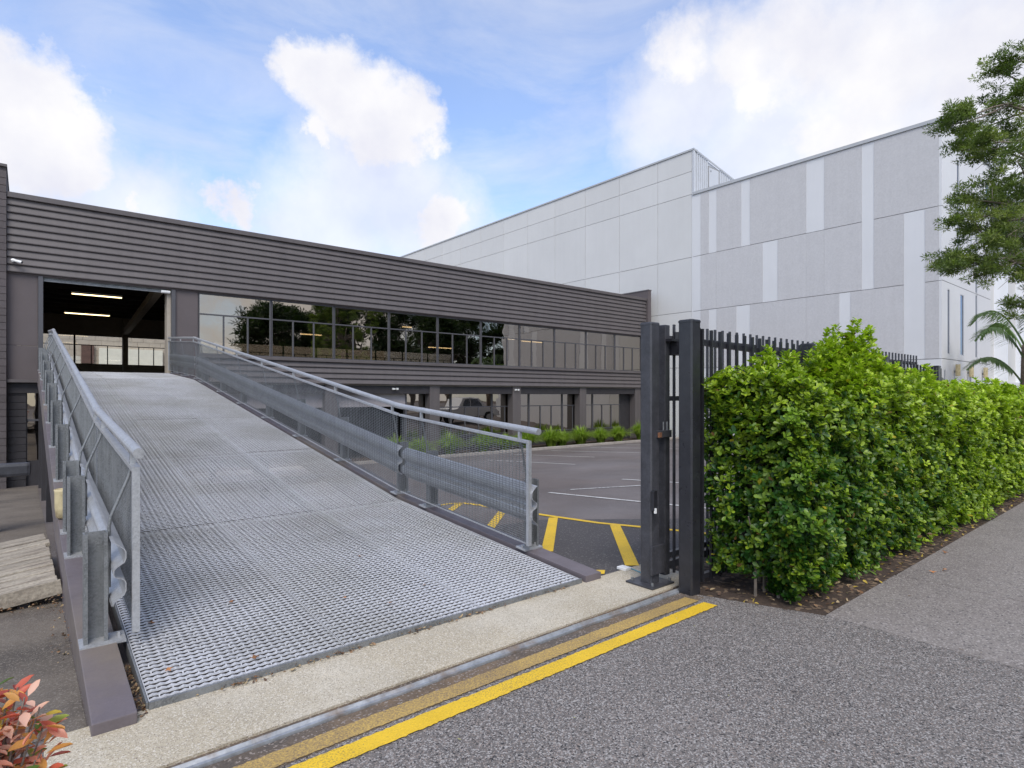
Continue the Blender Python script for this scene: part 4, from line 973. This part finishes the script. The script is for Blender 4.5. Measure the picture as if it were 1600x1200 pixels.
NLT = np.array([(0,0,0),(.17,.3,.06),(-.17,.3,.06),(0,.35,-.03),(.20,.6,.06),(-.20,.6,.06),(0,.65,-.06),(.09,.88,0),(-.09,.88,0),(0,1.0,-.10)])
nm = {}
order = sorted(range(len(np_)), key=lambda i: -np_[i][0])
for i in order[:300]:
    key = tuple(np.round(nc[i], 1));
    if key not in nm: nm[key] = leafobj_mesh(np.array(nc[i]), 'leaf', NLT, LF, M['nleaf'])
    leaf_inst('leaf', nm[key], nan, np_[i], nf[i], nu[i], ns[i])
rest = order[300:]
if rest:
    V, F = place(NLT, LF, np.array([np_[i] for i in rest]), np.array([nf[i] for i in rest]), np.array([nu[i] for i in rest]), np.array([ns[i] for i in rest]))
    numesh('foliage', V, F, M['nleaf'], np.repeat(np.array([nc[i] for i in rest]), len(LT), axis=0), parent=nan)

# ================================================================== TREES
def tuft_leaves(centres, per, r, ln, cols, up=.35, T=NT, F=NF):
    """leaf tufts: centres (k,3)"""
    C = np.repeat(centres, per, axis=0); n = len(C)
    d = rng.normal(0,1,(n,3)); d /= np.linalg.norm(d, axis=1, keepdims=True); rad = r*rng.random((n,1))**.6
    d[:,2] = d[:,2]*.8 + up
    P = C + d*rad*np.array([1,1,.7]); f_ = d + rng.normal(0,.45,(n,3)); u_ = rng.normal(0,1,(n,3)) + np.array([0,0,1.])
    V, FF = place(T, F, P, f_, u_, ln*rng.uniform(.7,1.3,n))
    base = np.array(cols)[rng.integers(0, len(cols), len(centres))]; c = np.repeat(base, per, axis=0)*rng.uniform(.7,1.3,(n,1))
    return V, FF, np.repeat(c, len(T), axis=0)
def limb(b, p0, p1, r0, r1, sag=.15, seg=6, n=6):
    p0, p1 = Vector(p0), Vector(p1); pts = []; rs = []
    for i in range(seg+1):
        t = i/seg; q = p0.lerp(p1, t); k = math.sin(math.pi*t)*sag*(p1-p0).length
        q += Vector((noise.noise(q*1.7)*.25, noise.noise(q*1.7+Vector((5,5,5)))*.25, k*.6 + noise.noise(q*2+Vector((1,9,1)))*.12)) * (min(t, 1-t)*2)
        pts.append(q); rs.append(r0 + (r1-r0)*t)
    b.tube(pts, rs, n); return pts
clumps = [(16.53,2.82,8.85),(16.59,3.16,8.74),(15.98,2.63,7.9),(16.84,3.21,8.06),(16.53,2.82,7.33),(15.56,3.62,7.6),(16.34,3.62,7.48),(15.36,3.14,6.9),(15.4,3.75,7.4),(16.42,3.3,6.9),(15.49,2.65,6.31),(15.86,3.63,6.93),(16.97,3.23,6.37),(16.14,2.76,5.84),(15.67,3.53,5.8),(16.68,3.35,5.83),(15.77,2.8,5.24),(15.51,3.66,5.32),(16.51,3.48,5.25),(15.57,2.97,4.7),(15.82,3.79,4.63),(15.73,3.48,4.35),(15.35,3.79,4.35),(15.61,3.19,4.2),(16.83,3.09,4.65),(16.6,2.85,4.2),(16.68,2.73,3.5),(17.57,3.0,5.04)]
tree = empty('street_tree', (18, 1.6, 0), 'spreading evergreen tree with fine dark leaves overhanging from the right edge', 'tree')
b = MB(); b.tube([(18.05,1.6,-.1),(18,1.6,1.2),(17.9,1.7,2.6),(17.95,1.8,4.0),(18.0,1.8,5.6)], [.24,.19,.17,.14,.10], 12); b.build('trunk', M['bark'], tree, smooth=True)
nodes = [Vector((17.2,2.3,4.3)), Vector((17.0,2.4,5.4)), Vector((17.3,2.2,6.6)), Vector((17.4,2.2,7.8)), Vector((17.3,2.4,3.4))]
b = MB()
for q in nodes: limb(b, (17.95,1.75, min(5.4, q.z-1.0)), q, .10, .06, .1)
extra = []
for _ in range(55):
    a = random.uniform(0, 6.283); r = 2.4*math.sqrt(random.random()); z = random.uniform(4.2, 9.2)
    x = 18.9 + r*math.cos(a); y = 1.2 + r*math.sin(a)*.9
    extra.append((x, y, z))
for c in clumps + extra:
    c = Vector(c); q = min(nodes + [Vector((18,1.8,5.5))], key=lambda v: (v-c).length)
    pp = limb(b, q, c, .035, .010, .12, 6, 5)
    for _ in range(5):
        s0 = pp[random.randint(2, 5)]; e = s0 + Vector((random.gauss(0,.3), random.gauss(0,.3), random.gauss(.05,.22)))
        b.tube([s0, s0.lerp(e,.5)+Vector((0,0,.04)), e], [.008,.006,.003], 4)
b.build('branches', M['bark'], tree, kind='stuff', smooth=True)
sub = []
for ci, c in enumerate(clumps + extra):
    k = 21 if ci < len(clumps) else 11
    for _ in range(k):
        v = Vector((random.gauss(0,1), random.gauss(0,1), random.gauss(0,.75))); v = v.normalized()*random.random()**.5*.38
        sub.append(tuple(Vector(c)+v))
V, F, Cc = tuft_leaves(np.array(sub), 88, .135, .074, [(.13,.18,.045),(.19,.24,.065),(.27,.31,.10),(.10,.14,.04)])
numesh('foliage', V, F, M['tleaf'], Cc, parent=tree)
# palm
palm = empty('palm_tree', (30.0, 4.85, -.1), 'palm with drooping feathery fronds in front of the white warehouse', 'palm tree')
b = MB(); b.tube([(30,4.85,-.2),(30,4.85,1.5),(30.03,4.85,3.0),(30.05,4.85,3.5)], [.24,.20,.17,.15], 12); b.build('trunk', M['palmb'], palm, smooth=True)
view_l = Vector((-.771,.637,0))   # towards the left of the street view
fr = []
for (d, r_, z0, rise, droop) in [(view_l,2.5,1.75,1.0,.6), (view_l+Vector((.3,-.3,0)),2.3,2.75,1.1,.5), (view_l+Vector((.1,.5,0)),1.9,3.3,1.2,.3), (view_l+Vector((-.2,-.9,0)),2.2,3.1,1.2,.7), (-view_l,2.4,2.9,1.1,.8), (-view_l+Vector((.5,.5,0)),2.3,2.3,1.0,.9), (-view_l+Vector((-.6,-.2,0)),2.3,3.2,1.3,.7), (Vector((-.6,-.8,0)),2.3,3.0,1.2,.8), (Vector((.6,.8,0)),2.3,3.0,1.2,.8)]:
    d = d.normalized(); pts = []; b = MB(); side = Vector((-d.y, d.x, 0))
    for i in range(15):
        t = i/14; pts.append(Vector((30.03, 4.85, z0)) + d*r_*(t - .08*t*t) + Vector((0,0, 1.75*rise*(2.4*t - 1.85*t*t) - droop*.25*t)))
    b.tube(pts, [.035*(1-i/15)+.006 for i in range(15)], 5)
    for i in range(60, 0, -1):
        t = i/60 - 1e-4; k = t*14; a = int(min(k, 13)); p = pts[a].lerp(pts[a+1], k-a)
        if t < .22: continue
        for s_ in (-1, 1):
            for m_ in range(2):
                ln = .62*(math.sin(math.pi*min(1, .25+t*.66))+.1)*random.uniform(.8,1.1)
                dirn = (side*s_ + d*.8 + Vector((0,0,-.45+random.gauss(0,.2)))).normalized(); q = p + d*.03*m_
                n_ = Vector((0,0,1)).cross(dirn).normalized()*.016; e = q + dirn*ln + Vector((0,0,-.12*ln))
                md = q + dirn*ln*.5; b.add([q-n_, q+n_, md+n_*1.2, md-n_*1.2, e], [(0,1,2,3),(3,2,4)])
    b.build('frond', M['frond'], palm); fr.append(palm.children[-1])
# trees across the street (seen mirrored in the windows)
TL = ['tall dark tree across the street, mirrored beside the doorway', 'wide dark tree across the street, mirrored in the upstairs windows', 'dense tree across the street, mirrored in the middle windows', 'dark tree across the street, mirrored left of the warehouse', 'farthest dark tree across the street behind the hedge side']
for i, (x, y, h, r_) in enumerate([(19.5,-17,13.5,4.0), (27,-16,13,4.8), (34,-15,13,5.0), (41,-18,15,5.2), (50,-16,14,5.0)]):
    t = empty('roadside_tree', (x, y, -.1), TL[i], 'tree', 'trees across the street')
    b = MB(); b.tube([(x,y,-.2),(x+.1,y,h*.3),(x,y+.2,h*.55)], [.35,.27,.18], 9); b.build('trunk', M['bark'], t)
    b = MB(); cs = []
    for k in range(44):
        a = random.uniform(0,6.283); el_ = random.uniform(-.75,1.2); q = Vector((math.cos(a)*math.cos(el_), math.sin(a)*math.cos(el_), math.sin(el_)))*r_*random.uniform(.6,1.0) + Vector((x,y,h*.52))
        limb(b, (x,y,h*random.uniform(.3,.55)), q, .09, .02, .05, 4, 4)
        for _ in range(15): cs.append(tuple(q + Vector((random.gauss(0,.55),random.gauss(0,.55),random.gauss(0,.4)))))
    b.build('branches', M['bark'], t, kind='stuff')
    V, F, Cc = tuft_leaves(np.array(cs), 40, .6, .42, [(.03,.055,.014),(.045,.075,.02),(.025,.045,.012)])
    numesh('foliage', V, F, M['oleaf'], Cc, parent=t)
# long timber fence across the street
tf = empty('timber_fence', (17,-12,-.1), 'long pale timber fence across the street mirrored in the windows', 'fence')
pm = MB().box(0, .29, 0, .03, 0, 3.35).mesh('board', mat('pale_fence_timber', (.45,.34,.21), .8, var=.15, vs=5), bevel=.004)
for i in range(24): inst('board', pm, tf, (13.4+i*.3, -12, -.15))
MB().box(13.4, 20.6, -12.06, -12.02, .6, .7).box(13.4, 20.6, -12.06, -12.02, 2.3, 2.4).build('rail', M['bark'], tf)
# white pickup parked in the yard behind the hedge (seen mirrored in the ground floor windows)
cx0, cy0 = 23.6, 10.2; cz = slope(cy0)
pu = empty('pickup_truck', (cx0, cy0, cz), 'white double cab pickup parked in the yard, mirrored in the ground floor windows', 'pickup')
prof = [(-2.6,.45),(-2.62,.95),(-1.0,1.0),(-.95,1.02),(-.65,1.72),(.75,1.76),(1.3,1.12),(2.4,1.02),(2.6,.85),(2.62,.45)]
MB().loft([[(cx0+a, cy0+s_, cz+c) for a, c in prof] for s_ in (-.85, .85)]).build('body', M['carw'], pu, bevel=.04, fix=True)
for s_ in (-.862, .862):
    y = cy0+s_
    for q in ([(-.60,1.12),(-.42,1.62),(.0,1.64),(.0,1.12)], [(.07,1.12),(.07,1.64),(.68,1.64),(1.05,1.14)]):
        bq = MB(); bq.add([(cx0+a, y, cz+c) for a, c in q] + [(cx0+a, y-math.copysign(.01,s_), cz+c) for a, c in q], [(0,1,2,3),(7,6,5,4),(0,4,5,1),(1,5,6,2),(2,6,7,3),(3,7,4,0)]); bq.build('side_window', M['glassb'], pu, fix=True)
for wx in (-1.65, 1.65):
    for s_ in (-.8, .8):
        w = MB().tube([(cx0+wx, cy0+s_-.12, cz+.38), (cx0+wx, cy0+s_+.12, cz+.38)], .38, 20).build('wheel', M['tyre'], pu)
        MB().tube([(cx0+wx, cy0+s_*1.0-.13, cz+.38), (cx0+wx, cy0+s_+.13, cz+.38)], .22, 14).build('rim', M['galv'], w)
for s_ in (-.65, .65):
    MB().box(cx0+2.58, cx0+2.66, cy0+s_-.15, cy0+s_+.15, cz+.72, cz+.86).build('headlight', M['glassc'], pu)
    MB().box(cx0-2.66, cx0-2.6, cy0+s_-.1, cy0+s_+.1, cz+.6, cz+.9).build('tail_light', mat('red_lens'+str(s_), (.4,.02,.02), .3), pu)
# ================================================================== LEFT SIDE OBJECTS
dk = empty('timber_platform', (-.385, 7.02, -.10), 'weathered grey timber plank platform on the ground left of the ramp', 'platform')
dk.rotation_euler = (0, math.radians(-7), math.radians(1))
for i in range(11):
    y0 = -.95 + i*.20
    ex = random.uniform(-.02,.02); o = bpy.data.objects.new('plank', MB().box(-1.9, .57+ex, y0, y0+.180+random.uniform(-.006,.004), .02, .065 + random.uniform(-.006,.006)).mesh('plank', M['plank'], bevel=.006)); COL.objects.link(o); o.parent = dk
o = bpy.data.objects.new('fascia_board', MB().box(-1.9, .59, -.975, -.953, -.05, .068).mesh('fascia_board', M['plank'], bevel=.003)); COL.objects.link(o); o.parent = dk
for xx in (-1.2, .3):
    o = bpy.data.objects.new('joist', MB().box(xx, xx+.08, -.94, 1.2, -.10, .018).mesh('joist', M['dark'])); COL.objects.link(o); o.parent = dk
br = empty('barrier_rail', (-.3, 11.6, slope(11.6)), 'black rounded barrier rail on a short post left of the ramp', 'barrier')
MB().box(-3.0, .045, 11.5, 11.62, .32, .53).build('rail', M['blackw'], br, bevel=.05)
MB().box(-.62, -.34, 11.35, 11.49, slope(11.6)-.05, .36).build('post', M['blackw'], br, bevel=.02)
tb = empty('cream_tub', (.30, 9.0, -.3), 'cream plastic tub standing on the left ramp beam', 'tub')
prf = [(.06,-.05),(.10,-.03),(.115,.10),(.118,.30),(.125,.33),(.118,.335),(.10,.12),(.0,.10)]
MB().loft([[(.268 + r*math.cos(a)*.62, 7.0 + r*math.sin(a)*.62, .375+.042+z*.72) for a in np.linspace(0,2*math.pi,21)[:-1]] for r, z in prf]).build('body', M['tub'], tb, smooth=True, fix=True)
MB().box(.235, .30, 6.97, 7.03, .372, .385).build('stand', M['dark'], tb)
S.cycles.max_bounces = 8; S.cycles.transparent_max_bounces = 16
